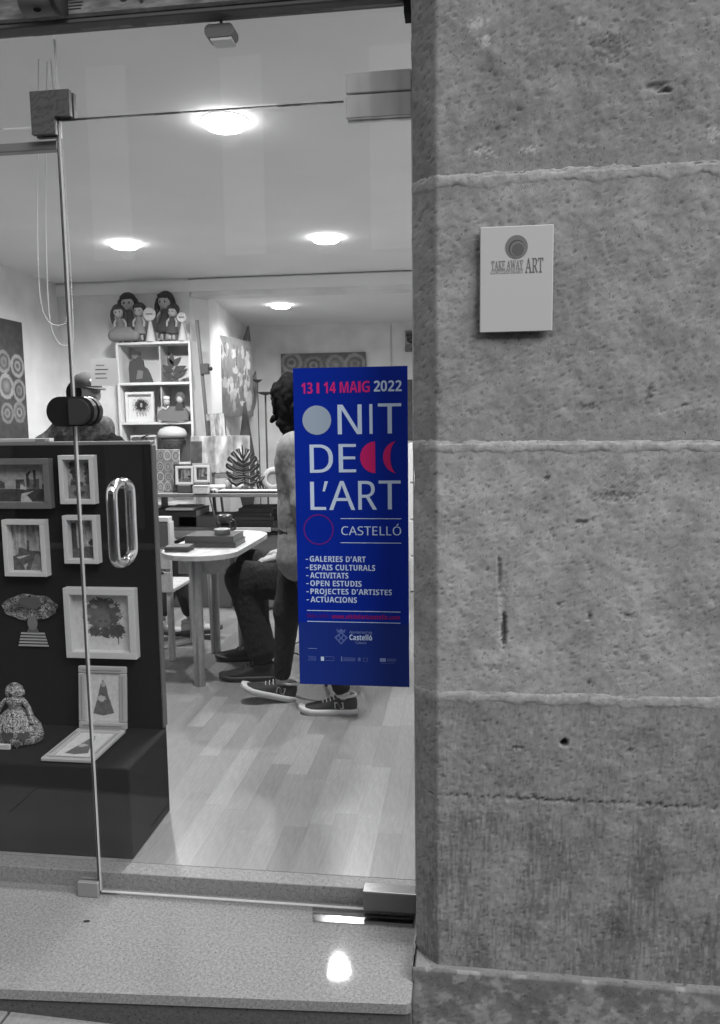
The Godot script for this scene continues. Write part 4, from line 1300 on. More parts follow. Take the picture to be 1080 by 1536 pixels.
# ---------------------------------------------------------------- poster and plaque
func build_signs() -> void:
	var W := 0.3275
	var H := 0.930
	var p := thing("event_poster", "tall blue event poster with white and pink lettering on the glass door", "poster", Vector3(-0.482, 0.669, 0.0063))
	var k := 1.0
	var blue := rgb_mat(Color(0.0, 0.165, 0.64), 0.35)
	blue.normal_enabled = true               # the thin sheet lies a little wavy on the glass
	blue.normal_texture = bump(noise_image(256, 0.006, 0.0, 1.0, 1.0, 471, 2), 6.0)
	blue.normal_scale = 0.35
	triplanar(blue, Vector3.ONE * 1.3)
	var blue2 := rgb_mat(Color(0.10, 0.20, 0.54), 0.35)
	var white := rgb_mat(Color(0.83, 0.90, 1.0), 0.4)
	var disc := rgb_mat(Color(0.66, 0.72, 0.79), 0.4)
	var pink := rgb_mat(Color(0.87, 0.16, 0.50), 0.4)
	var crim := rgb_mat(Color(0.86, 0.14, 0.46), 0.4)
	var dim := rgb_mat(Color(0.38, 0.45, 0.72), 0.4)
	part(p, "sheet", box(Vector3(W, H, 0.0012), 0.0), blue, Vector3(W / 2, H / 2, 0))
	part(p, "lower_band", quad(W - 0.001, H * 0.203), blue2, Vector3(W / 2, H * 0.1015, 0.00075))
	var put := func(s: String, u0: float, v0: float, u1: float, v1: float, m: Material, bold: bool):
		lettering(p, s, u0 * W, H - (v0 + v1) / 2 * H, (u1 - u0) * W, (v1 - v0) * H, 0.0010, m, bold)
	var bar := func(u0: float, v0: float, u1: float, v1: float, m: Material):
		part(p, "rule", quad((u1 - u0) * W, (v1 - v0) * H), m, Vector3((u0 + u1) / 2 * W, H - (v0 + v1) / 2 * H, 0.0012))
	put.call("13", 0.072, 0.044, 0.172, 0.078, pink, true)
	bar.call(0.208, 0.045, 0.231, 0.0775, pink)
	put.call("14", 0.271, 0.0435, 0.376, 0.0775, pink, true)
	put.call("MA", 0.411, 0.043, 0.565, 0.077, pink, true)
	bar.call(0.572, 0.043, 0.595, 0.0765, pink)
	put.call("G", 0.604, 0.0425, 0.674, 0.0765, pink, true)
	put.call("2022", 0.708, 0.042, 0.949, 0.075, white, true)
	part(p, "full_moon", prism(ellipse(0.1275 * W, 0.046 * H * 0.97), 0.0006), disc, Vector3(0.2035 * W, H - 0.159 * H, 0.0009))
	put.call("N", 0.388, 0.113, 0.60, 0.203, white, false)
	bar.call(0.667, 0.1125, 0.694, 0.2025, white)
	put.call("T", 0.742, 0.111, 0.944, 0.202, white, false)
	put.call("D", 0.134, 0.234, 0.340, 0.321, white, false)
	put.call("E", 0.392, 0.233, 0.545, 0.320, white, false)
	part(p, "half_moon", prism(ellipse(0.132 * W, 0.0485 * H, Vector2.ZERO, 24, PI / 2, PI * 1.5), 0.0006), crim, Vector3(0.714 * W, H - 0.2745 * H, 0.0009))
	var cres := ellipse(0.122 * W, 0.0485 * H, Vector2.ZERO, 24, PI / 2, PI * 1.5)
	var inner := ellipse(0.060 * W, 0.0485 * H, Vector2.ZERO, 24, PI * 1.5, PI / 2)
	for i in range(1, inner.size() - 1): cres.append(inner[i])
	part(p, "crescent", prism(cres, 0.0006), crim, Vector3(0.905 * W, H - 0.2745 * H, 0.0009))
	put.call("L", 0.132, 0.349, 0.272, 0.437, white, false)
	part(p, "apostrophe", prism(PackedVector2Array([Vector2(0.0, 0.0), Vector2(0.007, 0.0), Vector2(0.0165, 0.029), Vector2(0.0065, 0.029)]), 0.0006), white, Vector3(0.243 * W, H - 0.379 * H, 0.0010))
	put.call("A", 0.300, 0.347, 0.532, 0.437, white, false)
	put.call("R", 0.560, 0.347, 0.725, 0.436, white, false)
	put.call("T", 0.742, 0.346, 0.934, 0.435, white, false)
	var st := new_st()
	for i in 48:
		var a := TAU * i / 48
		var b := TAU * (i + 1) / 48
		var q := []
		for e in [[a, 1.0], [b, 1.0], [b, 0.935], [a, 0.935]]:
			q.append(Vector3(cos(e[0]) * 0.135 * W * e[1], sin(e[0]) * 0.135 * W * e[1] * 1.01, 0))
		face(st, q, Vector3(0, 0, -1))
	part(p, "new_moon_ring", done(st), rgb_mat(Color(0.5, 0.1, 0.5), 0.4), Vector3(0.201 * W, H - 0.499 * H, 0.0012))
	put.call("CASTELLÓ", 0.405, 0.480, 0.936, 0.516, white, false)
	bar.call(0.40, 0.463, 0.939, 0.4652, white)
	bar.call(0.396, 0.539, 0.935, 0.5412, white)
	var rows := [["GALERIES D'ART", 0.62, 0.583], ["ESPAIS CULTURALS", 0.703, 0.610], ["ACTIVITATS", 0.462, 0.6355], ["OPEN ESTUDIS", 0.58, 0.661], ["PROJECTES D'ARTISTES", 0.85, 0.687], ["ACTUACIONS", 0.536, 0.713]]
	for r in rows:
		put.call(r[0], 0.116, r[2], r[1], r[2] + (0.0228 if r[0].contains("J") else 0.0185), white, true)
		bar.call(0.079, r[2] + 0.0095, 0.101, r[2] + 0.0120, white)
	bar.call(0.082, 0.757, 0.926, 0.7592, white)
	bar.call(0.08, 0.7925, 0.924, 0.7947, white)
	put.call("Més info:", 0.082, 0.768, 0.286, 0.782, rgb_mat(Color(0.42, 0.06, 0.42), 0.4), false)
	put.call("www.nitdelartcastello.com", 0.305, 0.768, 0.919, 0.783, rgb_mat(Color(0.66, 0.09, 0.38), 0.4), true)
	# town crest: lozenge shield with crown
	part(p, "crest", prism(PackedVector2Array([Vector2(0, -0.021), Vector2(0.020, 0.001), Vector2(0, 0.018), Vector2(-0.020, 0.001)]), 0.0006), dim, Vector3(0.388 * W, H - 0.845 * H, 0.0010))
	part(p, "crest", prism(PackedVector2Array([Vector2(-0.011, 0), Vector2(0.011, 0), Vector2(0.014, 0.011), Vector2(0.007, 0.006), Vector2(0, 0.012), Vector2(-0.007, 0.006), Vector2(-0.014, 0.011)]), 0.0006), dim, Vector3(0.388 * W, H - 0.828 * H, 0.0011))
	for i in 4:
		part(p, "crest", prism(ellipse(0.004, 0.005, Vector2.ZERO, 10), 0.0006), blue2, Vector3(0.388 * W + [-0.008, 0.008, 0.0, 0.0][i], H - 0.845 * H + [0.0, 0.0, 0.008, -0.009][i], 0.0014))
	var soft := rgb_mat(Color(0.56, 0.63, 0.84), 0.4)
	put.call("Ajuntament de", 0.464, 0.821, 0.669, 0.8325, soft, false)
	put.call("Castelló", 0.464, 0.833, 0.668, 0.852, white, true)
	put.call("Cultura", 0.517, 0.855, 0.613, 0.8635, soft, false)
	bar.call(0.086, 0.881, 0.165, 0.8825, soft)
	put.call("200", 0.080, 0.907, 0.155, 0.922, dim, false)
	bar.call(0.199, 0.908, 0.228, 0.9215, white)
	for e in [[0.235, 0.907, 0.32, 0.9085], [0.235, 0.9195, 0.32, 0.921], [0.317, 0.907, 0.3205, 0.921]]: bar.call(e[0], e[1], e[2], e[3], dim)
	bar.call(0.387, 0.906, 0.394, 0.9215, soft)
	for i in 3: bar.call(0.405, 0.909 + 0.0045 * i, 0.515, 0.9112 + 0.0045 * i, dim)
	bar.call(0.538, 0.908, 0.562, 0.9195, dim)
	for e in [[0.585, 0.908, 0.628, 0.9095], [0.585, 0.9185, 0.628, 0.920], [0.585, 0.908, 0.589, 0.920], [0.624, 0.908, 0.628, 0.920]]: bar.call(e[0], e[1], e[2], e[3], dim)
	bar.call(0.738, 0.908, 0.79, 0.9195, soft)
	for i in 2: bar.call(0.80, 0.909 + 0.0055 * i, 0.882, 0.912 + 0.0055 * i, dim)
	bar.call(0.745, 0.9235, 0.87, 0.9248, dim)
	# plaque on the stone
	var g := thing("wall_plaque", "white plaque with round emblem and grey lettering on the stone pier", "plaque", Vector3(0.126, 1.781, 0.262))
	part(g, "plate", box(Vector3(0.1725, 0.248, 0.008), 0.0015), mat(0.47, 0.5))
	for e in [[0.0265, 0.0, 0.0, 0.16], [0.0195, 0.0005, -0.0035, 0.07], [0.0175, 0.0025, -0.0055, 0.18], [0.0145, 0.003, -0.0065, 0.10]]:
		part(g, "emblem", prism(ellipse(e[0], e[0] * 1.04, Vector2.ZERO, 32), 0.0005), mat(e[3], 0.5), Vector3(e[1] + 0.0, 0.075 + e[2], 0.0044 + 0.0002 * (0.0265 - e[0]) * 100.0))
	var gm := mat(0.13, 0.6)
	lettering(g, "TAKE AWAY", -0.059, 0.034, 0.075, 0.021, 0.0045, mat(0.22, 0.6), true, true)
	lettering(g, "CONTEMPORARY", -0.060, 0.0185, 0.077, 0.0085, 0.0045, mat(0.34, 0.6), true, true)
	lettering(g, "ART", 0.021, 0.031, 0.042, 0.034, 0.0045, gm, false, true)
	# notice on the door glass
	var n := thing("door_notice", "small white paper notice with four printed lines inside the door glass", "notice", Vector3(-1.0545, 1.601, -0.0068))
	part(n, "sheet", box(Vector3(0.086, 0.080, 0.0006), 0.0), mat(0.85, 0.85))
	for i in 4:
		part(n, "print_line", quad([0.026, 0.040, 0.034, 0.036][i], 0.003), mat([0.3, 0.12, 0.16, 0.26][i], 0.8), Vector3(-0.012 + [0.0, 0.004, 0.0, 0.002][i], 0.02 - 0.0125 * i, 0.0006))

# ---------------------------------------------------------------- window display
func build_display() -> void:
	var b := thing("display_board", "tall black felt display board standing behind the left glass", "display board", Vector3(-1.7, 0, -0.475))
	slab(b, "panel", Vector3(-0.75, 0.0, -0.018), Vector3(0.592, 1.372, 0.018), M.felt, 0.002)
	slab(b, "top_edge", Vector3(-0.75, 1.3725, -0.02), Vector3(0.594, 1.386, 0.02), mat(0.20, 0.6), 0.002)
	slab(b, "side_edge", Vector3(0.5925, 0.32, -0.018), Vector3(0.599, 1.372, 0.018), mat(0.12, 0.6), 0.002)
	var pl := thing("display_plinth", "long low black plinth in front of the black board", "plinth", Vector3(-1.7, 0, -0.284))
	part(pl, "box", box(Vector3(1.22, 0.318, 0.338), 0.004), M.felt, Vector3(0, 0.159, 0))
	var led := thing("paper_stack", "pale papers lying on top of the black board", "paper", Vector3(-1.62, 1.3865, -0.475))
	slab(led, "sheets", Vector3(-0.2, 0, -0.016), Vector3(0.13, 0.012, 0.016), mat(0.5, 0.8), 0.001)
	slab(led, "label", Vector3(0.075, 0.0025, 0.0162), Vector3(0.112, 0.0095, 0.0168), M.mid, 0.0)
	# frames on the board
	var grey_wood := mat(0.15, 0.6)
	var z := -0.4385
	box_frame("picture_frame", "grey framed skyline picture at the upper left of the black board", "picture", Vector3(-1.609, 1.236, z), 0.258, 0.182, 0.036, 0.022, grey_wood, city_art(128, 90, 21, 0), Vector3.ZERO, "pictures on the black board")
	box_frame("picture_frame", "white framed dark tree street picture, upper right on the black board", "picture", Vector3(-1.376, 1.250, z), 0.132, 0.176, 0.036, 0.0165, M.white, city_art(96, 128, 22, 1), Vector3.ZERO, "pictures on the black board")
	box_frame("picture_frame", "white framed picture of a straight empty road", "picture", Vector3(-1.593, 0.999, z), 0.165, 0.210, 0.036, 0.018, M.white, city_art(96, 128, 23, 2), Vector3.ZERO, "pictures on the black board")
	box_frame("picture_frame", "white framed misty avenue picture just left of the handle", "picture", Vector3(-1.374, 1.032, z), 0.130, 0.176, 0.036, 0.0165, M.white, city_art(96, 128, 24, 3), Vector3.ZERO, "pictures on the black board")
	# big square frame with the leafy head
	var im := art(128, 128, 0.82)
	a_disk(im, 62, 44, 42, 34, 0.34, 0.22, 5)
	a_disk(im, 48, 50, 26, 24, 0.42, 0.4, 6)
	a_disk(im, 62, 60, 17, 20, 0.44, 0.1, 7)
	a_disk(im, 44, 86, 15, 12, 0.34, 0.4, 8)
	a_disk(im, 68, 88, 13, 12, 0.32, 0.4, 9)
	a_disk(im, 92, 84, 18, 16, 0.30, 0.4, 10)
	im.fill_rect(Rect2i(94, 98, 2, 17), Color(0.35, 0.35, 0.35))
	for e in [[44, 30], [84, 28], [98, 46], [30, 52]]: a_disk(im, e[0], e[1], 7, 4, 0.6, 0.3, 3)
	im.fill_rect(Rect2i(53, 62, 7, 2), Color(0.25, 0.25, 0.25))
	im.fill_rect(Rect2i(65, 62, 7, 2), Color(0.25, 0.25, 0.25))
	a_grain(im, 0.05, 0.06, 44)
	box_frame("picture_frame", "large square white box frame with leafy head picture", "picture", Vector3(-1.316, 0.722, z), 0.272, 0.262, 0.036, 0.024, M.white, im, Vector3.ZERO, "pictures on the black board", 0.58)
	# cut-out lady with the huge patterned hair
	var af := thing("cutout_figure", "flat cut-out of a striped-shirt figure with enormous patterned hair on board", "cut-out", Vector3(-1.602, 0.72, -0.4525))
	var hp := PackedVector2Array()
	for i in 48:
		var a := TAU * i / 48
		hp.append(Vector2(cos(a) * (0.108 + 0.004 * sin(a * 9.0)), 0.052 + sin(a) * (0.049 + 0.003 * cos(a * 7.0))))
	var hm := mat(0.62, 0.7)
	hm.albedo_texture = tex(mul_images(swirl_image(256, 0.03, 26.0, 0.25, 1.0, 401), noise_image(256, 0.02, 0.4, 1.0, 1.0, 402, 2)))
	triplanar(hm, Vector3(3.5, 5, 3.5))
	part(af, "hair", prism(hp, 0.006), hm, Vector3(0, 0, 0.0015))
	part(af, "head_scarf", prism(PackedVector2Array([Vector2(-0.035, 0.09), Vector2(0.04, 0.092), Vector2(0.05, 0.07), Vector2(0.03, 0.045), Vector2(-0.02, 0.05), Vector2(-0.045, 0.07)]), 0.003), mat(0.10, 0.7), Vector3(0, 0, 0.0062))
	part(af, "face", prism(ellipse(0.019, 0.026, Vector2(0.008, -0.008), 24), 0.005), mat(0.20, 0.7), Vector3(0, 0, 0.003))
	part(af, "neck", prism(PackedVector2Array([Vector2(-0.008, -0.025), Vector2(0.022, -0.025), Vector2(0.032, -0.05), Vector2(-0.02, -0.05)]), 0.004), mat(0.12, 0.7), Vector3(0, 0, 0.0018))
	for i in 5:
		part(af, "shirt_stripe", prism(PackedVector2Array([Vector2(-0.04 - 0.003 * i, -0.045 - 0.0115 * i), Vector2(0.052 + 0.003 * i, -0.045 - 0.0115 * i), Vector2(0.054 + 0.003 * i, -0.051 - 0.0115 * i), Vector2(-0.042 - 0.003 * i, -0.051 - 0.0115 * i)]), 0.004), mat(0.42, 0.7), Vector3(0, 0, 0.002))
	# lady figurine with hearts on the plinth
	var dm := mat(0.72, 0.6)
	dm.albedo_texture = tex(mul_images(swirl_image(256, 0.03, 24.0, 0.15, 1.0, 411), noise_image(256, 0.03, 0.6, 1.0, 1.0, 412, 2)))
	triplanar(dm, Vector3.ONE * 4.5)
	var lady := thing("lady_figurine", "patterned wide-skirted lady figurine with dark hearts on the plinth", "figurine", Vector3(-1.586, 0.319, -0.29))
	part(lady, "skirt", lathe([Vector2(0.001, 0.0), Vector2(0.082, 0.0), Vector2(0.096, 0.008), Vector2(0.098, 0.03), Vector2(0.090, 0.062), Vector2(0.060, 0.098), Vector2(0.030, 0.120), Vector2(0.022, 0.13)], 32, 0.62), dm)
	part(lady, "bodice", lathe([Vector2(0.022, 0.125), Vector2(0.028, 0.14), Vector2(0.034, 0.155), Vector2(0.026, 0.168), Vector2(0.010, 0.176)], 24, 0.7), dm)
	for s in [-1.0, 1.0]:
		part(lady, "arm", tube(arc([Vector3(s * 0.028, 0.158, 0), Vector3(s * 0.050, 0.135, 0.006), Vector3(s * 0.068, 0.10, 0.014), Vector3(s * 0.076, 0.078, 0.03)], 4), 0.009, 10), dm)
	part(lady, "head", ball(Vector3(0.016, 0.02, 0.016), 16), mat(0.3, 0.6), Vector3(0, 0.188, 0))
	part(lady, "hair", lathe([Vector2(0.036, -0.016), Vector2(0.036, -0.004), Vector2(0.029, 0.014), Vector2(0.014, 0.025), Vector2(0.001, 0.028)], 24, 0.6), dm, Vector3(0, 0.189, -0.004))
	for e in [[-0.6, 0.042, 1.0], [0.0, 0.042, 1.2], [0.62, 0.042, 1.1], [0.35, 0.012, 0.7]]:
		var hrt := PackedVector2Array()
		for i in 28:
			var t := TAU * i / 28
			hrt.append(Vector2(16.0 * pow(sin(t), 3.0), 13.0 * cos(t) - 5.0 * cos(2.0 * t) - 2.0 * cos(3.0 * t) - cos(4.0 * t)) * 0.00115 * e[2])
		part(lady, "heart", prism(hrt, 0.004), mat(0.06, 0.5), Vector3(sin(e[0]) * 0.097, e[1], cos(e[0]) * 0.0615), Vector3(-12, rad_to_deg(e[0]) * 0.8, 0))
	var card := thing("price_card", "small white card standing before the lady figurine", "card", Vector3(-1.596, 0.3185, -0.222))
	part(card, "card", box(Vector3(0.048, 0.018, 0.01), 0.001), mat(0.6, 0.8), Vector3(0, 0.0092, 0))
	part(card, "print_line", quad(0.03, 0.0015), M.mid, Vector3(0, 0.010, 0.0056))
	# two linked frames with the gowned lady: one upright, one lying before it
	var fr := mat(0.42, 0.55)
	var diptych := thing("hinged_frame", "pale carved double frame opened like a book on the plinth", "frame", Vector3(-1.315, 0.3185, -0.405))
	for e in [0, 1]:
		var leaf := Node3D.new()
		leaf.name = "leaf"
		diptych.add_child(leaf, true)
		var w := 0.186
		var h: float = [0.232, 0.262][e]
		leaf.position = Vector3(0.0, 0.012 if e == 0 else 0.0105, 0.0)
		leaf.rotation_degrees = Vector3(-5, 0, 0) if e == 0 else Vector3(-90, 0, 0)
		var hh := h / 2 if e == 0 else -h / 2 - 0.012
		for r in [[0, hh + h / 2 - 0.013, w, 0.026], [0, hh - h / 2 + 0.013, w, 0.026], [-w / 2 + 0.014, hh, 0.028, h - 0.0524], [w / 2 - 0.014, hh, 0.028, h - 0.0524]]:
			part(leaf, "rail", box(Vector3(r[2], r[3], 0.014), 0.003), fr, Vector3(r[0], r[1], 0))
			part(leaf, "carving", box(Vector3(r[2] * 0.82, 0.004, 0.003) if r[2] > r[3] else Vector3(0.004, r[3] * 0.9, 0.003), 0.001), mat(0.28, 0.6), Vector3(r[0], r[1], 0.0082))
		part(leaf, "backing", box(Vector3(w - 0.056, h - 0.052, 0.004), 0.0), M.paper, Vector3(0, hh, -0.003))
		part(leaf, "picture", quad(w - 0.058, h - 0.054), print_mat(gown_art(96, 128, 51 + e)), Vector3(0, hh, -0.0002))

# ---------------------------------------------------------------- gallery furniture
func stool(label: String, at: Vector3, h: float, r: float) -> void:
	var o := thing("stool", label, "stool", at)
	part(o, "seat", lathe([Vector2(0.001, h), Vector2(r - 0.01, h), Vector2(r, h - 0.008), Vector2(r, h - 0.028), Vector2(0.001, h - 0.03)], 28), mat(0.12, 0.6))
	for i in 4:
		var a := PI / 4 + PI / 2 * i + 0.5
		part(o, "leg", tube([Vector3(cos(a) * r * 0.8, h - 0.02, sin(a) * r * 0.8), Vector3(cos(a) * (r + 0.02), 0.0, sin(a) * (r + 0.02))], 0.009, 10), M.dull_steel)
	var ring := []
	for i in 25: ring.append(Vector3(cos(TAU * i / 24) * r * 0.95, 0.16, sin(TAU * i / 24) * r * 0.95))
	part(o, "foot_ring", tube(ring, 0.006, 8), M.dull_steel)

func book(called: String, label: String, at: Vector3, size: Vector3, turn: float, cover: Material, group := "") -> void:
	var o := thing(called, label, "book", at, turn, group)
	part(o, "cover", box(Vector3(size.x, 0.003, size.z), 0.0008), cover, Vector3(0, size.y - 0.0015, 0))
	part(o, "cover", box(Vector3(size.x, 0.003, size.z), 0.0008), cover, Vector3(0, 0.0015, 0))
	part(o, "spine", box(Vector3(size.x, size.y - 0.0062, 0.003), 0.0008), cover, Vector3(0, size.y / 2, size.z / 2 - 0.0015))
	part(o, "pages", box(Vector3(size.x - 0.008, size.y - 0.0064, size.z - 0.009), 0.0), mat(0.45, 0.9), Vector3(0, size.y / 2, -0.001))

func leaf_mesh(len: float, wid: float, thick: float, curve: float) -> ArrayMesh:
	var p := PackedVector2Array()
	for i in 17:
		var t := float(i) / 16
		p.append(Vector2(sin(PI * pow(t, 0.8)) * wid / 2 + curve * t * t, t * len))
	for i in range(15, 0, -1):
		var t := float(i) / 16
		p.append(Vector2(-sin(PI * pow(t, 0.8)) * wid / 2 + curve * t * t, t * len))
	return prism(p, thick)

func doll(label: String, at: Vector3, h: float, dress: float, hair: float, long_hair: bool, turn := 0.0) -> void:
	var o := thing("doll", label, "doll", at, turn, "dolls on top of the bookcase")
	o.rotation_degrees.z = turn * 0.45
	var k := h
	part(o, "dress", lathe([Vector2(0.001, 0.20 * k), Vector2(0.17 * k, 0.20 * k), Vector2(0.18 * k, 0.23 * k), Vector2(0.13 * k, 0.40 * k), Vector2(0.08 * k, 0.52 * k), Vector2(0.09 * k, 0.60 * k), Vector2(0.03 * k, 0.66 * k)], 20, 0.7), mat(dress, 0.9))
	for s in [-1.0, 1.0]:
		part(o, "leg", tube([Vector3(s * 0.055 * k, 0.24 * k, 0), Vector3(s * 0.06 * k, 0.03 * k, 0.01 * k)], 0.038 * k, 10), mat(0.5, 0.8))
		part(o, "shoe", ball(Vector3(0.045, 0.03, 0.07) * k, 12), mat(0.06, 0.6), Vector3(s * 0.06 * k, 0.03 * k, 0.03 * k))
		part(o, "arm", tube(arc([Vector3(s * 0.08 * k, 0.60 * k, 0), Vector3(s * 0.14 * k, 0.50 * k, 0.01), Vector3(s * 0.13 * k, 0.38 * k, 0.03 * k)], 4), 0.03 * k, 8), mat(0.5, 0.8))
	part(o, "head", ball(Vector3(0.125, 0.14, 0.115) * k, 18), mat(0.52, 0.7), Vector3(0, 0.78 * k, 0))
	part(o, "hair", ball(Vector3(0.165, 0.155, 0.13) * k, 18), mat(hair, 0.9), Vector3(0, 0.84 * k, -0.045 * k))
	part(o, "fringe", ball(Vector3(0.13, 0.055, 0.05) * k, 14), mat(hair, 0.9), Vector3(0, 0.885 * k, 0.075 * k))
	for s in [-1.0, 1.0]:
		part(o, "eye", ball(Vector3(0.018, 0.022, 0.01) * k, 8), M.ink, Vector3(s * 0.05 * k, 0.77 * k, 0.108 * k))
		if long_hair:
			part(o, "lock", tube(arc([Vector3(s * 0.13 * k, 0.85 * k, -0.03 * k), Vector3(s * 0.17 * k, 0.68 * k, -0.01), Vector3(s * 0.15 * k, 0.46 * k, 0.0)], 4), [0.05 * k, 0.055 * k, 0.056 * k, 0.056 * k, 0.055 * k, 0.05 * k, 0.045 * k, 0.04 * k, 0.02 * k], 10), mat(hair, 0.9))

func build_furniture() -> void:
	# bookcase
	var bc := thing("bookcase", "white open bookcase against the back wall full of art objects", "bookcase", Vector3(-2.675, 0, -4.555))
	var wd := 0.68
	for x in [-wd / 2 + 0.011, wd / 2 - 0.011]:
		part(bc, "side", box(Vector3(0.022, 2.15, 0.26), 0.002), M.white, Vector3(x, 1.075, 0))
	for y in [2.139, 1.79, 1.445, 1.09, 0.73, 0.37, 0.06]:
		part(bc, "shelf", box(Vector3(wd - 0.0445, 0.022, 0.255), 0.002), M.white, Vector3(0, y, 0))
	for s in [[1.801, 2.128], [1.456, 1.779], [1.101, 1.434], [0.741, 1.079]]:
		part(bc, "divider", box(Vector3(0.012, s[1] - s[0], 0.22), 0.001), mat(0.4, 0.6), Vector3(0.045, (s[0] + s[1]) / 2, -0.016))
	part(bc, "back_panel", box(Vector3(wd - 0.045, 2.13, 0.006), 0.0), mat(0.55, 0.7), Vector3(0, 1.075, -0.1275))
	# on its shelves
	var g := "objects on the bookcase shelves"
	var top := 1.801
	var wf := thing("lady_silhouette", "dark wide-skirted lady silhouette on the top bookcase shelf", "figurine", Vector3(-2.82, top, -4.46), 0, g)
	part(wf, "gown", prism(PackedVector2Array([Vector2(-0.09, 0), Vector2(0.125, 0), Vector2(0.10, 0.07), Vector2(0.075, 0.12), Vector2(0.045, 0.14), Vector2(0.04, 0.19), Vector2(0.015, 0.215), Vector2(-0.04, 0.205), Vector2(-0.085, 0.185), Vector2(-0.095, 0.12)]), 0.02), mat(0.045, 0.6))
	part(wf, "head", prism(ellipse(0.026, 0.022, Vector2(-0.03, 0.232), 20), 0.018), mat(0.12, 0.6))
	part(wf, "hair", prism(ellipse(0.048, 0.036, Vector2(-0.03, 0.24), 24, 0.0, PI), 0.022), mat(0.03, 0.7))
	part(wf, "apron", prism(PackedVector2Array([Vector2(-0.03, 0.03), Vector2(0.03, 0.035), Vector2(0.04, 0.1), Vector2(-0.01, 0.11)]), 0.003), mat(0.14, 0.6), Vector3(0, 0, 0.0115))
	var cn := canvas("leaf_canvas", "white canvas behind the dark leaf cut-out on the top shelf", Vector3(-2.51, top + 0.125, -4.64), 0.25, 0.248, 0.02, art(8, 8, 0.8), M.white)
	cn.set_meta("group", g)
	var lf := thing("leaf_sprig", "dark cut-out leaf sprig on the top bookcase shelf", "leaf sculpture", Vector3(-2.515, top, -4.47), 0, g)
	part(lf, "base", box(Vector3(0.2, 0.008, 0.05), 0.001), M.dark, Vector3(0, 0.004, 0))
	part(lf, "stem", tube([Vector3(0, 0.006, 0), Vector3(0.004, 0.10, 0), Vector3(-0.005, 0.16, 0)], 0.004, 8), M.mid)
	for e in [[0.0, 0.04, 70, 0.11, 0.055], [0.0, 0.04, -68, 0.10, 0.052], [0.003, 0.085, 62, 0.12, 0.055], [0.003, 0.085, -62, 0.13, 0.055], [0.0, 0.12, 30, 0.11, 0.05], [0.0, 0.14, -42, 0.11, 0.05], [-0.004, 0.15, 8, 0.11, 0.045]]:
		part(lf, "leaf", leaf_mesh(e[3], e[4], 0.006, 0.01), mat(0.04, 0.5), Vector3(e[0], e[1], 0.003), Vector3(0, 0, e[2]))
	top = 1.456
	var im := art(96, 96, 0.8)
	a_disk(im, 50, 44, 32, 28, 0.55, 0.7, 4)
	a_disk(im, 50, 40, 24, 20, 0.10, 0.5, 5)
	a_disk(im, 50, 40, 5, 9, 0.6)
	for i in 4: im.fill_rect(Rect2i(30 + i * 12, 66, 4, 18), Color(0.5, 0.5, 0.5))
	var bf := box_frame("picture_frame", "white framed dark round head picture on the second bookcase shelf", "picture", Vector3(-2.845, top + 0.1335, -4.50), 0.262, 0.266, 0.03, 0.022, M.white, im, Vector3.ZERO, g)
	var pair := thing("figurine_pair", "pair of small figures in one wide grey cloak, second shelf", "figurine", Vector3(-2.52, top, -4.44), 0, g)
	part(pair, "cloak", prism(PackedVector2Array([Vector2(-0.14, 0.03), Vector2(-0.10, 0.008), Vector2(0.0, 0.0), Vector2(0.14, 0.012), Vector2(0.145, 0.05), Vector2(0.12, 0.11), Vector2(0.08, 0.13), Vector2(0.0, 0.13), Vector2(-0.06, 0.13), Vector2(-0.12, 0.09)]), 0.06), mat(0.15, 0.9))
	part(pair, "collar", tube([Vector3(-0.085, 0.13, 0.033), Vector3(-0.055, 0.108, 0.034), Vector3(-0.025, 0.135, 0.033)], 0.006, 8), M.white)
	part(pair, "head", ball(Vector3(0.028, 0.036, 0.026), 16), mat(0.4, 0.7), Vector3(-0.055, 0.175, 0))
	part(pair, "hat", lathe([Vector2(0.03, 0.0), Vector2(0.026, 0.02), Vector2(0.001, 0.026)], 18), mat(0.55, 0.7), Vector3(-0.055, 0.20, 0))
	part(pair, "head", ball(Vector3(0.030, 0.036, 0.028), 16), mat(0.36, 0.7), Vector3(0.065, 0.19, 0.0))
	part(pair, "hair", ball(Vector3(0.045, 0.06, 0.035), 16), mat(0.07, 0.8), Vector3(0.065, 0.20, -0.016))
	part(pair, "dress", prism(PackedVector2Array([Vector2(0.03, 0.10), Vector2(0.11, 0.10), Vector2(0.09, 0.16), Vector2(0.045, 0.16)]), 0.068), mat(0.05, 0.8))
	top = 1.101
	box_frame("picture_frame", "white framed pale picture low on the bookcase behind the board", "picture", Vector3(-2.83, top + 0.121, -4.52), 0.24, 0.238, 0.03, 0.018, M.white, city_art(96, 96, 61, 2), Vector3.ZERO, g)
	var vi := thing("violin_cutout", "small dark violin-shaped cut-out standing before a pale picture", "cut-out", Vector3(-2.83, top, -4.46), 0, g)
	part(vi, "body", prism(ellipse(0.05, 0.022, Vector2(-0.045, 0.205), 20), 0.012), mat(0.08, 0.5))
	part(vi, "neck", tube([Vector3(-0.01, 0.215, 0), Vector3(0.13, 0.265, 0)], 0.006, 8), mat(0.05, 0.5))
	part(vi, "stand", box(Vector3(0.04, 0.19, 0.012), 0.001), mat(0.35, 0.6), Vector3(-0.045, 0.095, -0.001))
	var bu := thing("head_bust", "pale bust with wide bulging hat and mottled face on bookcase", "bust", Vector3(-2.535, top, -4.44), 0, g)
	var fm := mat(0.34, 0.7)
	fm.albedo_texture = tex(mul_images(noise_image(128, 0.06, 0.15, 1.0, 1.0, 431, 3), noise_image(128, 0.14, 0.5, 1.0, 1.0, 432, 2)))
	triplanar(fm, Vector3.ONE * 9.0)
	part(bu, "neck", lathe([Vector2(0.001, 0.0), Vector2(0.045, 0.0), Vector2(0.04, 0.03), Vector2(0.05, 0.07)], 18), fm)
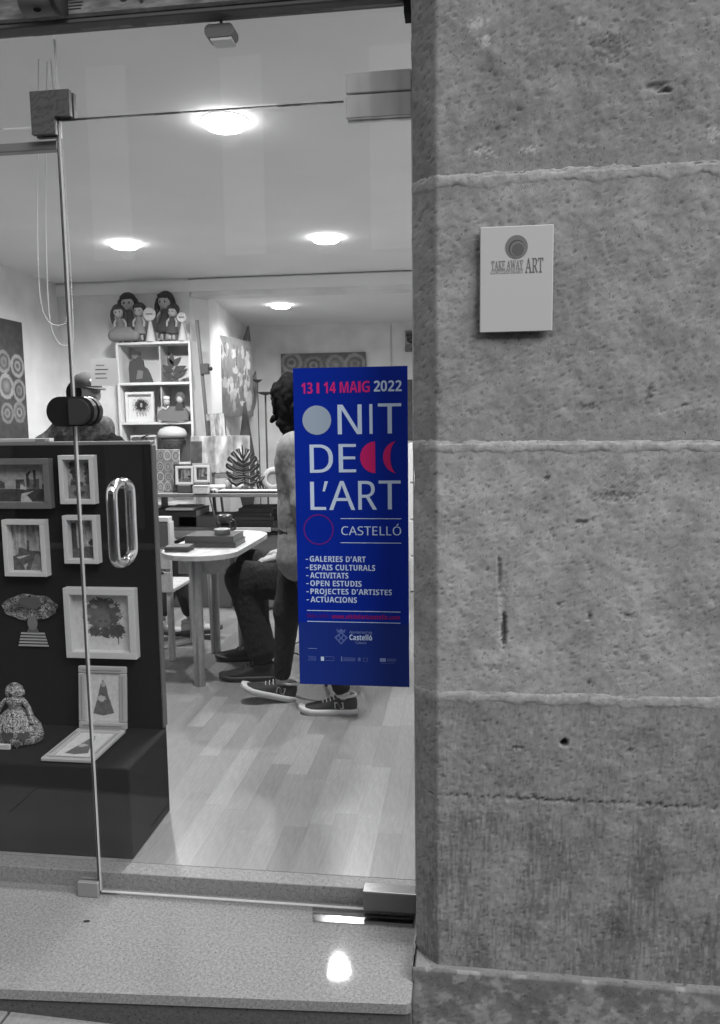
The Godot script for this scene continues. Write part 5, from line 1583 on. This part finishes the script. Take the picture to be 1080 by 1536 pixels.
	part(bu, "face", lathe([Vector2(0.05, 0.07), Vector2(0.08, 0.12), Vector2(0.095, 0.17), Vector2(0.098, 0.21), Vector2(0.09, 0.23)], 24, 0.8), fm)
	part(bu, "hat", lathe([Vector2(0.09, 0.215), Vector2(0.125, 0.225), Vector2(0.132, 0.255), Vector2(0.11, 0.29), Vector2(0.06, 0.312), Vector2(0.001, 0.318)], 28, 0.75), mat(0.48, 0.6))
	# dolls on top
	top = 2.151
	doll("tallest doll, long dark hair, at the left on top of bookcase", Vector3(-2.93, top, -4.60), 0.46, 0.12, 0.05, true, 10)
	doll("big dark-dressed doll at the right on top of bookcase", Vector3(-2.63, top, -4.60), 0.46, 0.09, 0.045, true, -5)
	doll("small long-haired doll at the left edge of the bookcase top", Vector3(-2.965, top, -4.48), 0.34, 0.22, 0.07, true, 15)
	doll("small pale-armed doll in grey dress in the middle of bookcase top", Vector3(-2.81, top, -4.48), 0.35, 0.24, 0.05, false, 0)
	doll("small dark-skirted doll at the right front of the bookcase top", Vector3(-2.52, top, -4.48), 0.33, 0.08, 0.05, false, -10)
	for e in [[-2.70, 0.235, 0.056, "larger round white badge on a stand among the dolls"], [-2.41, 0.20, 0.042, "smaller round white badge on a stand right of the dolls"]]:
		var bd := thing("round_badge", e[3], "badge", Vector3(e[0], top, -4.455), 0, "round badges among the dolls")
		part(bd, "stand", lathe([Vector2(0.045, 0.0), Vector2(0.014, e[1] - 0.07), Vector2(0.004, e[1] - 0.03)], 18), mat(0.5, 0.8))
		part(bd, "disc", prism(ellipse(e[2], e[2], Vector2.ZERO, 28), 0.014), M.white, Vector3(0, e[1], 0.008))
		part(bd, "print_line", quad(e[2] * 1.1, 0.012), M.mid, Vector3(0, e[1], 0.0162))
	var cu := thing("cushion", "ribbed grey cushion hanging over the left end of bookcase top", "cushion", Vector3(-2.93, top, -4.415))
	part(cu, "pad", sdf_mesh([[Vector3(-0.09, 0.055, 0), Vector3(0.10, 0.05, 0), 0.05, 0.045], [Vector3(-0.06, 0.10, -0.01), Vector3(0.05, 0.10, -0.01), 0.035, 0.03]], 0.009, 0.03), mat(0.2, 0.95))
	# left wall painting
	canvas("ring_painting", "dark painting of pale rings hanging on the left wall", Vector3(-3.648, 1.80, -3.40), 1.22, 0.98, 0.03, rings_art(160, 128, 0.26, 6, 3, 0.26, 0.86, 5, 0.3, 0.52), mat(0.06, 0.8), 90)
	# back room paintings
	canvas("ring_painting", "grey painting of concentric rings on the far end wall", Vector3(-1.67, 1.76, -7.228), 1.03, 0.99, 0.04, rings_art(128, 128, 0.40, 4, 4, 0.0, 1.0, 15, 0.36, 0.55), mat(0.16, 0.8))
	canvas("small_painting", "small dark abstract painting high on the end wall by pier", Vector3(-0.53, 2.37, -7.235), 0.30, 0.245, 0.03, city_art(96, 80, 71, 1), M.dark)
	canvas("dark_painting", "tall dark painting low on the end wall beside the poster", Vector3(-0.40, 1.56, -7.235), 0.52, 0.72, 0.03, rings_art(96, 128, 0.34, 2, 3, 0.0, 1.0, 25, 0.3, 0.4), M.dark)
	# canvas on the splayed wall
	var tx := art(192, 128, 0.42)
	var rng := RandomNumberGenerator.new()
	rng.seed = 77
	for i in 90: a_disk(tx, rng.randf_range(30, 180), rng.randf_range(14, 116), rng.randf_range(3, 10), rng.randf_range(4, 12), rng.randf_range(0.56, 0.70), 0.25, i)
	for i in 46: a_disk(tx, rng.randf_range(30, 176), rng.randf_range(12, 112), rng.randf_range(2, 5), rng.randf_range(4, 10), rng.randf_range(0.3, 0.5), 0.25, i)
	a_grain(tx, 0.05, 0.06, 5)
	canvas("splash_painting", "large pale splashed painting hanging in the back room opening", Vector3(-2.315 - 0.1292 * 0.70 + 0.022, 1.905, -4.9 - 0.9916 * 0.70 - 0.003), 1.30, 0.80, 0.035, tx, mat(0.35, 0.8), 82.57)
	var wl := thing("wall_leaf", "large pale leaf cut-outs on the wall beyond the splashed painting", "leaf sculpture", Vector3(-2.315 - 0.1292 * 1.75 + 0.03, 1.75, -4.9 - 0.9916 * 1.75 - 0.004), 82.57)
	for e in [[-0.25, 0.12, 0.75, 0.32, 6, 0.26], [0.10, 0.2, 0.62, 0.30, -8, 0.18], [-0.12, -0.2, 0.5, 0.24, 14, 0.34], [0.22, -0.22, 0.55, 0.24, -16, 0.24]]:
		part(wl, "leaf", leaf_mesh(e[2], e[3], 0.014, 0.04), mat(e[5], 0.7), Vector3(e[0], e[1], 0.0), Vector3(0, 0, e[4]))
		part(wl, "vein", tube([Vector3(0, 0.02, 0), Vector3(0.02, e[2] * 0.9, 0)], 0.006, 6), mat(0.4, 0.7), Vector3(e[0], e[1], 0.008), Vector3(0, 0, e[4]))
	# easel and the narrow panel standing on it
	var ea := thing("easel", "dark wooden studio easel leaning left before the splashed painting", "easel", Vector3(-2.13, 0, -4.35))
	part(ea, "mast", box(Vector3(0.024, 2.32, 0.03), 0.003), M.dark_wood, Vector3(-0.04, 1.155, 0), Vector3(0, 0, 3.6))
	part(ea, "clamp", box(Vector3(0.07, 0.09, 0.05), 0.004), M.dark, Vector3(-0.055, 1.90, 0.01))
	part(ea, "clamp_knob", ball(Vector3(0.018, 0.018, 0.018), 12), M.black, Vector3(0.0, 1.90, 0.02))
	part(ea, "foot", box(Vector3(0.5, 0.04, 0.05), 0.004), M.dark_wood, Vector3(0.03, 0.02, 0))
	part(ea, "ledge", box(Vector3(0.36, 0.03, 0.08), 0.003), M.dark_wood, Vector3(0.06, 0.93, 0.055))
	part(ea, "rear_leg", tube([Vector3(-0.02, 1.5, -0.02), Vector3(0.02, 0.01, -0.30)], 0.012, 8), M.dark_wood)
	var pn := canvas("narrow_panel", "narrow brownish panel standing on the easel ledge", Vector3(-2.075, 1.233, -4.285), 0.17, 0.575, 0.02, city_art(64, 128, 81, 3), mat(0.10, 0.7), 0.0, Vector3(0, -8, 2.5))
	# pointed dark cloth and floor lamps
	var um := thing("closed_parasol", "dark folded cloth parasol standing in the back room", "parasol", Vector3(-2.03, 0, -5.0))
	part(um, "cloth", lathe([Vector2(0.03, 0.55), Vector2(0.075, 0.75), Vector2(0.082, 1.15), Vector2(0.04, 1.42), Vector2(0.012, 1.62), Vector2(0.001, 1.63)], 12, 0.8), mat(0.06, 0.9))
	part(um, "pole", tube([Vector3(0, 0.0, 0), Vector3(0, 0.57, 0)], 0.013, 8), M.dark_wood)
	part(um, "foot", lathe([Vector2(0.001, 0.03), Vector2(0.12, 0.03), Vector2(0.13, 0.0)], 20), M.dark)
	for e in [[-2.132, -6.2, 1.765, 0.098, "dark floor lamp with shallow bowl in the back room"], [-2.36, -6.75, 1.93, 0.06, "thin smaller floor lamp near the far corner"]]:
		var fl := thing("floor_lamp", e[4], "floor lamp", Vector3(e[0], 0, e[1]))
		part(fl, "bowl", lathe([Vector2(0.012, e[2] - 0.035), Vector2(e[3] * 0.6, e[2] - 0.022), Vector2(e[3], e[2]), Vector2(e[3] - 0.006, e[2]), Vector2(0.001, e[2] - 0.022)], 28), M.dark)
		part(fl, "pole", tube([Vector3(0, 0.015, 0), Vector3(0, e[2] - 0.03, 0)], 0.010 if e[3] > 0.08 else 0.006, 10), M.dark)
		part(fl, "base", lathe([Vector2(0.001, 0.022), Vector2(0.12, 0.02), Vector2(0.13, 0.0)], 24), M.dark)
	# white drawers far right, a sliver beside the pier
	var dr := thing("drawer_unit", "white drawer unit glimpsed between poster and pier", "cabinet", Vector3(-0.05, 0, -4.3))
	part(dr, "carcass", box(Vector3(0.8, 1.25, 0.4), 0.003), M.white, Vector3(0, 0.625, -0.2))
	for i in 4:
		part(dr, "drawer", box(Vector3(0.78, 0.29, 0.02), 0.003), M.white, Vector3(0, 0.155 + 0.308 * i, 0.0115))
		part(dr, "handle", box(Vector3(0.12, 0.012, 0.02), 0.003), M.dull_steel, Vector3(0, 0.155 + 0.308 * i, 0.032))

func build_tables() -> void:
	# rear work table, two tiers
	var t := thing("work_table", "long grey work table with under-shelf before the back wall", "table", Vector3(-1.75, 0, -3.8))
	part(t, "top", box(Vector3(1.55, 0.028, 0.62), 0.003), mat(0.20, 0.5), Vector3(0, 0.898, 0))
	part(t, "under_shelf", box(Vector3(1.48, 0.022, 0.56), 0.003), mat(0.12, 0.6), Vector3(0, 0.635, 0))
	for x in [-0.74, 0.74]:
		for z in [-0.28, 0.28]:
			part(t, "leg", box(Vector3(0.045, 0.883, 0.045), 0.003), mat(0.10, 0.6), Vector3(x, 0.4415, z))
	part(t, "shelf_lip", box(Vector3(0.27, 0.032, 0.012), 0.001), M.white, Vector3(0.175, 0.635, 0.288))
	var cb := thing("low_cabinet", "grey cupboard under the work table", "cabinet", Vector3(-1.42, 0, -3.78))
	part(cb, "carcass", box(Vector3(0.36, 0.60, 0.40), 0.004), mat(0.10, 0.6), Vector3(0, 0.305, 0))
	part(cb, "door", box(Vector3(0.34, 0.56, 0.016), 0.003), mat(0.17, 0.5), Vector3(0, 0.305, 0.2085))
	part(cb, "knob", ball(Vector3(0.012, 0.012, 0.012), 10), M.dark, Vector3(0.13, 0.36, 0.225))
	var cb2 := thing("low_cabinet", "grey storage box standing under the left of the work table", "box", Vector3(-2.05, 0, -3.82))
	part(cb2, "box", box(Vector3(0.5, 0.46, 0.4), 0.006), mat(0.14, 0.7), Vector3(0, 0.23, 0))
	part(cb2, "lid", box(Vector3(0.52, 0.04, 0.42), 0.006), mat(0.08, 0.7), Vector3(0, 0.481, 0))
	# things on the work table
	var y := 0.9122
	for e in [[-2.112, 1.047, 0.142, 0.142, 91, "small white framed picture, left of two, on the work table"], [-1.975, 1.058, 0.122, 0.132, 92, "small white framed picture, right of two, on the work table"]]:
		var f := box_frame("framed_miniature", e[5], "picture", Vector3(e[0], e[1], -3.55), e[2], e[3], 0.02, 0.018, M.white, city_art(64, 64, e[4], 3), Vector3(-4, 0, 0), "small frames on the work table")
		part(f, "block_stand", box(Vector3(0.10, e[1] - e[3] / 2 - y - 0.004, 0.06), 0.004), mat(0.08, 0.7), Vector3(0, -e[3] / 2 - (e[1] - e[3] / 2 - y) / 2 - 0.001, -0.002), Vector3(4, 0, 0))
		part(f, "back_board", box(Vector3(e[2] + 0.03, e[3] + 0.03, 0.006), 0.001), mat(0.03, 0.7) if e[4] == 91 else mat(0.3, 0.7), Vector3(-0.005, 0.0, -0.016))
	# monstera leaf
	var mo := thing("monstera_leaf", "large dark split leaf ornament on a small pot, work table", "leaf sculpture", Vector3(-1.665, y, -3.62))
	var dk := mat(0.025, 0.35)
	part(mo, "foot", lathe([Vector2(0.001, 0.0), Vector2(0.07, 0.0), Vector2(0.075, 0.012), Vector2(0.03, 0.03), Vector2(0.012, 0.05)], 24), dk)
	part(mo, "stem", tube(arc([Vector3(0, 0.03, 0), Vector3(0.01, 0.07, 0), Vector3(0.0, 0.12, 0.0), Vector3(-0.01, 0.36, -0.01)], 6), 0.007, 8), dk)
	var rim := func(a: float) -> Vector2: return Vector2(cos(a) * 0.132, 0.185 + sin(a) * 0.155 - 0.03 * maxf(0.0, -sin(a)) * absf(cos(a)))
	for s in [-1.0, 1.0]:
		for i in 7:
			var a0 := deg_to_rad(-62.0 + 21.0 * i)
			var a1 := deg_to_rad(-62.0 + 21.0 * (i + 1) - 6.0)
			var y0 := 0.045 + 0.031 * i
			var p := PackedVector2Array([Vector2(0, y0), rim.call(a0) * Vector2(0.6, 1) + Vector2(0, -0.03), rim.call(a0), rim.call((a0 + a1) / 2) * Vector2(1.05, 1.0), rim.call(a1), rim.call(a1) * Vector2(0.5, 1) + Vector2(0, -0.045), Vector2(0, y0 + 0.030)])
			for k in p.size(): p[k].x *= s
			var o := part(mo, "lobe", prism(p, 0.004), dk, Vector3(0, 0, 0.0015 * i), Vector3(0, -14.0 * s, 0))
			var tip: Vector2 = rim.call((a0 + a1) / 2)
			part(o, "vein", tube([Vector3(0, y0 + 0.012, 0.004), Vector3(tip.x * s * 0.5, y0 * 0.5 + tip.y * 0.5 - 0.012, 0.004), Vector3(tip.x * s * 0.9, tip.y - 0.002, 0.004)], 0.0018, 5), mat(0.22, 0.5))
	var bk := thing("branch_cluster", "dark twisted twigs behind the split leaf on work table", "ornament", Vector3(-1.56, y, -3.75))
	rng_tw(bk)
	var tr := thing("tray", "white tray with black rim on the work table", "tray", Vector3(-1.58, y, -3.56))
	part(tr, "rim", box(Vector3(0.52, 0.014, 0.10), 0.003), M.black, Vector3(0, 0.0072, 0.0))
	part(tr, "lining", box(Vector3(0.51, 0.008, 0.094), 0.002), M.white, Vector3(0, 0.0185, 0.0))
	var pt := thing("round_plate", "pale round plate propped at the right on the work table", "plate", Vector3(-1.46, y + 0.001, -3.72))
	part(pt, "plate", lathe([Vector2(0.05, 0.006), Vector2(0.06, 0.01), Vector2(0.085, 0.004), Vector2(0.095, -0.004), Vector2(0.09, -0.01), Vector2(0.05, -0.002), Vector2(0.05, 0.006)], 36), mat(0.34, 0.5), Vector3(0, 0.093, 0), Vector3(75, 0, 0))
	part(pt, "well", lathe([Vector2(0.001, -0.004), Vector2(0.0495, -0.002)], 36), mat(0.2, 0.5), Vector3(0, 0.093, 0), Vector3(75, 0, 0))
	var bx := thing("white_carton", "small white carton on the work table under the right frame", "box", Vector3(-1.965, y, -3.535 + 0.09))
	part(bx, "carton", box(Vector3(0.115, 0.05, 0.05), 0.002), M.white, Vector3(0, 0.0255, -0.05))
	part(bx, "lid", box(Vector3(0.118, 0.012, 0.052), 0.002), mat(0.5, 0.6), Vector3(0, 0.0565, -0.05))
	var cl := thing("crumpled_cloth", "small crumpled dark and pale cloth on the work table", "cloth", Vector3(-1.885, y, -3.56))
	var r2 := RandomNumberGenerator.new()
	r2.seed = 12
	for e in [0.05, 0.5]:
		var b := []
		for i in 7:
			var p := Vector3(r2.randf_range(-0.05, 0.05), 0.012, r2.randf_range(-0.03, 0.03))
			b.append([p, p + Vector3(r2.randf_range(-0.05, 0.05), r2.randf_range(0.0, 0.02), r2.randf_range(-0.02, 0.02)), 0.011, 0.008])
		part(cl, "fold", sdf_mesh(b, 0.006, 0.01), mat(e, 0.9), Vector3(0.02 if e > 0.1 else -0.01, 0, 0))
	# big flower-print board at the left, behind the black board's edge
	var fb := rings_art(64, 96, 0.45, 3, 4, 0.0, 1.0, 33, 0.35, 0.6)
	canvas("flower_panel", "pale flowered panel leaning at the left on the work table", Vector3(-2.27, y + 0.165, -3.62), 0.19, 0.33, 0.015, fb, M.pale, 0.0, Vector3(-3, 0, 0))
	var jars := [[-2.20, -3.60, 0.030, 0.10, 0.10, "dark jar of brushes at the left on the work table", 5], [-1.80, -3.66, 0.026, 0.09, 0.35, "pale jar of brushes beside the split leaf", 4], [-1.27, -3.60, 0.032, 0.11, 0.06, "dark jar of brushes at the right end of the work table", 5]]
	var r3 := RandomNumberGenerator.new()
	r3.seed = 55
	for q in jars:
		var jb := thing("brush_jar", q[5], "jar", Vector3(q[0], y, q[1]), 0, "brush jars on the work table")
		part(jb, "jar", lathe([Vector2(0.001, 0.0), Vector2(q[2], 0.0), Vector2(q[2] * 1.05, q[3]), Vector2(q[2] * 0.9, q[3]), Vector2(q[2] * 0.85, 0.01), Vector2(0.001, 0.01)], 20), mat(q[4], 0.4))
		for k in q[6]:
			var a := r3.randf() * TAU
			var lean := Vector3(cos(a), 0, sin(a)) * 0.03
			part(jb, "brush", tube([Vector3(cos(a) * 0.008, 0.012, sin(a) * 0.008), lean + Vector3(0, q[3] + r3.randf_range(0.05, 0.12), 0)], [0.003, 0.0042], 6), mat(r3.randf_range(0.05, 0.5), 0.6))
	for q in [[-1.93, -3.88, 0.05, 0.12, 0.3, "pale paint tin at the back of the work table"], [-1.50, -3.92, 0.045, 0.10, 0.12, "dark paint tin at the back of the work table"], [-1.35, -3.90, 0.05, 0.14, 0.22, "tall grey paint tin near the right of the work table"]]:
		var ti := thing("paint_tin", q[5], "tin", Vector3(q[0], y, q[1]), 0, "paint tins on the work table")
		part(ti, "can", lathe([Vector2(0.001, 0.0), Vector2(q[2], 0.0), Vector2(q[2], q[3] - 0.006), Vector2(q[2] + 0.002, q[3])], 24), mat(q[4], 0.4))
		part(ti, "lid", lathe([Vector2(0.001, q[3] - 0.002), Vector2(q[2] * 0.85, q[3] - 0.002), Vector2(q[2], q[3])], 24), M.dull_steel)
		part(ti, "label", lathe([Vector2(q[2] + 0.0008, q[3] * 0.25), Vector2(q[2] + 0.0008, q[3] * 0.75)], 24), mat(0.5, 0.7))
	var ro := thing("paper_roll", "rolled pale paper lying along the front of the work table", "paper roll", Vector3(-2.0, y, -3.78), 6)
	part(ro, "roll", tube([Vector3(-0.28, 0.022, 0), Vector3(0.28, 0.022, 0)], 0.022, 16), mat(0.55, 0.8))
	part(ro, "band", tube([Vector3(-0.02, 0.022, 0), Vector3(0.0, 0.022, 0)], 0.0228, 16), M.dark)
	for q in [[-1.98, 0.5, 0.42, 31, "pale abstract canvas leaning behind the paint tins"], [-1.30, 0.42, 0.36, 32, "dark abstract canvas leaning at the right end of the work table"]]:
		canvas("leaning_canvas", q[4], Vector3(q[0], y + q[2] / 2 + 0.004, -4.03), q[1], q[2], 0.02, city_art(96, 80, q[3], 1 if q[3] == 32 else 3), M.pale, 0.0, Vector3(-6, 0, 0))
	# books and folders on the under shelf
	var ys := 0.6462
	var lots := [[-2.22, 0.36, 0.13, 0.04, "dark folder pile at the left on the under-shelf"], [-1.98, 0.40, 0.08, 0.10, "grey slipcase lying at the left middle of the under-shelf"], [-1.60, 0.34, 0.05, 0.022, "dark flat portfolio on the right of the under-shelf"], [-1.26, 0.26, 0.14, 0.02, "black box file at the right end of the under-shelf"]]
	for e in lots:
		book("folder", e[4], Vector3(e[0], ys, -3.74), Vector3(e[1], e[2], 0.34), 0.0, mat(e[3], 0.6), "folders on the under-shelf")
	for i in 3:
		book("folder", ["lowest black folder in the wavy pile on the under-shelf", "middle black folder in the wavy pile on the under-shelf", "top black folder in the wavy pile on the under-shelf"][i], Vector3(-1.60 + 0.01 * i, ys + 0.0505 + 0.031 * i, -3.74), Vector3(0.32 - 0.03 * i, 0.03, 0.32), [3.0, -4.0, 2.0][i], mat([0.04, 0.02, 0.012][i], 0.6), "folders on the under-shelf")
	book("folder", "white edged folder on top of the left pile", Vector3(-2.17, ys + 0.1305, -3.70), Vector3(0.22, 0.016, 0.3), 2.0, M.white, "folders on the under-shelf")
	# narrow oval table with chipped white paint
	var o := thing("oval_table", "small white painted table with rounded top and plank legs", "table", Vector3(-1.415, 0, -2.15))
	part(o, "top", prism(rounded(0.43, 0.98, 0.20), 0.026), M.white_wood, Vector3(0, 0.742, 0), Vector3(-90, 0, 0))
	part(o, "apron", box(Vector3(0.26, 0.10, 0.02), 0.002), M.white_wood, Vector3(0, 0.676, 0.30))
	part(o, "apron", box(Vector3(0.26, 0.10, 0.02), 0.002), M.white_wood, Vector3(0, 0.676, -0.30))
	for e in [[-0.025, 0.32, -0.028, 0.32], [0.06, -0.26, 0.055, -0.27], [-0.13, -0.28, -0.13, -0.29], [-0.13, 0.03, -0.134, 0.02]]:
		part(o, "leg", tube([Vector3(e[0] - 0.005, 0.728, e[1]), Vector3(e[2], 0.0, e[3])], [0.036, 0.030], 14), M.white_wood)
	part(o, "brace", box(Vector3(0.022, 0.42, 0.022), 0.002), M.white_wood, Vector3(-0.02, 0.50, -0.2), Vector3(0, 0, 24))
	var yt := 0.7552
	book("book", "long thick grey portfolio uppermost on the white table", Vector3(-1.40, yt + 0.0305, -2.05), Vector3(0.28, 0.034, 0.22), 0.0, mat(0.07, 0.7), "books on the white table")
	book("book", "long grey portfolio beneath the thick one on white table", Vector3(-1.395, yt, -2.05), Vector3(0.29, 0.03, 0.23), 1.5, mat(0.05, 0.7), "books on the white table")
	for i in 3:
		book("book", ["lowest thin booklet near the left edge of the white table", "middle thin booklet near the left edge of the white table", "top thin booklet near the left edge of the white table"][i], Vector3(-1.53, yt + 0.0105 * i, -1.83), Vector3(0.13, 0.010, 0.11), [2.0, -3.0, 5.0][i], mat([0.10, 0.06, 0.12][i], 0.7), "books on the white table")
	var jar := thing("lantern_jar", "dark glass jar with metal lid and pale label on white table", "jar", Vector3(-1.40, yt, -2.24))
	part(jar, "body", lathe([Vector2(0.001, 0), Vector2(0.036, 0), Vector2(0.04, 0.01), Vector2(0.038, 0.08), Vector2(0.026, 0.10)], 24), mat(0.02, 0.15))
	part(jar, "lid", lathe([Vector2(0.026, 0.10), Vector2(0.046, 0.105), Vector2(0.046, 0.14), Vector2(0.038, 0.15), Vector2(0.001, 0.152)], 24), mat(0.05, 0.3))
	part(jar, "label", box(Vector3(0.03, 0.05, 0.004), 0.001), mat(0.4, 0.7), Vector3(0, 0.045, 0.039))
	part(jar, "handle", tube(arc([Vector3(0.036, 0.12, 0), Vector3(0.062, 0.11, 0), Vector3(0.064, 0.07, 0), Vector3(0.036, 0.05, 0)], 5), 0.006, 8), mat(0.03, 0.3))
	var tin := thing("round_tin", "low round pale tin at the right on the white table", "tin", Vector3(-1.34, yt + 0.065, -2.0))
	part(tin, "tin", lathe([Vector2(0.001, 0), Vector2(0.045, 0), Vector2(0.045, 0.028), Vector2(0.047, 0.03), Vector2(0.045, 0.034), Vector2(0.001, 0.034)], 28), mat(0.32, 0.4))
	var sk := thing("drawing_stick", "thin dark stick leaning on the jar from the white table", "stick", Vector3(-1.435, yt, -2.22))
	part(sk, "shaft", tube([Vector3(0.012, 0.003, 0.0), Vector3(-0.05, 0.255, -0.02)], 0.006, 8), mat(0.06, 0.6))
	# white chair with slatted back, box standing on its seat rail side
	var c := thing("white_chair", "white wooden slat-back chair left of the white table", "chair", Vector3(-1.97, 0, -2.25))
	for x in [-0.21, 0.21]:
		part(c, "back_post", box(Vector3(0.034, 0.71, 0.034), 0.004), M.white_wood, Vector3(x, 0.355, 0))
		part(c, "leg", box(Vector3(0.034, 0.42, 0.034), 0.004), M.white_wood, Vector3(x, 0.21, -0.38))
	part(c, "seat", box(Vector3(0.45, 0.024, 0.36), 0.004), M.white_wood, Vector3(0, 0.433, -0.205))
	part(c, "back_slat", box(Vector3(0.46, 0.12, 0.014), 0.003), M.white_wood, Vector3(0, 0.635, 0.0245))
	part(c, "back_slat", box(Vector3(0.46, 0.125, 0.014), 0.003), M.white_wood, Vector3(0, 0.495, 0.0245))
	part(c, "slot", box(Vector3(0.05, 0.010, 0.004), 0.0), M.hole, Vector3(0.165, 0.552, 0.0340))
	var gb := thing("grey_box", "dark grey upright box with white lid on the chair back", "box", Vector3(-1.84, 0.7112, -2.25))
	part(gb, "box", box(Vector3(0.19, 0.15, 0.06), 0.003), mat(0.10, 0.7), Vector3(0, 0.0752, 0))
	part(gb, "lid", box(Vector3(0.20, 0.028, 0.068), 0.003), M.white, Vector3(0.0, 0.165, 0))
	part(gb, "side_flap", box(Vector3(0.014, 0.15, 0.066), 0.002), M.white, Vector3(0.1025, 0.0752, 0))
	stool("round stool with thin metal legs under the seated person at the right", Vector3(-0.80, 0, -2.08), 0.462, 0.19)
	stool("round stool behind the white chair under the hidden sitter", Vector3(-2.37, 0, -2.92), 0.44, 0.17)

func rng_tw(o: Node3D) -> void:
	var r := RandomNumberGenerator.new()
	r.seed = 31
	for i in 10:
		var a := Vector3(r.randf_range(-0.05, 0.05), 0.005, r.randf_range(-0.03, 0.03))
		var p := [a]
		for k in 3: p.append(p[-1] + Vector3(r.randf_range(-0.05, 0.06), r.randf_range(0.01, 0.09), r.randf_range(-0.02, 0.02)))
		part(o, "twig", tube(arc(p, 4), 0.006, 6), M.dark)
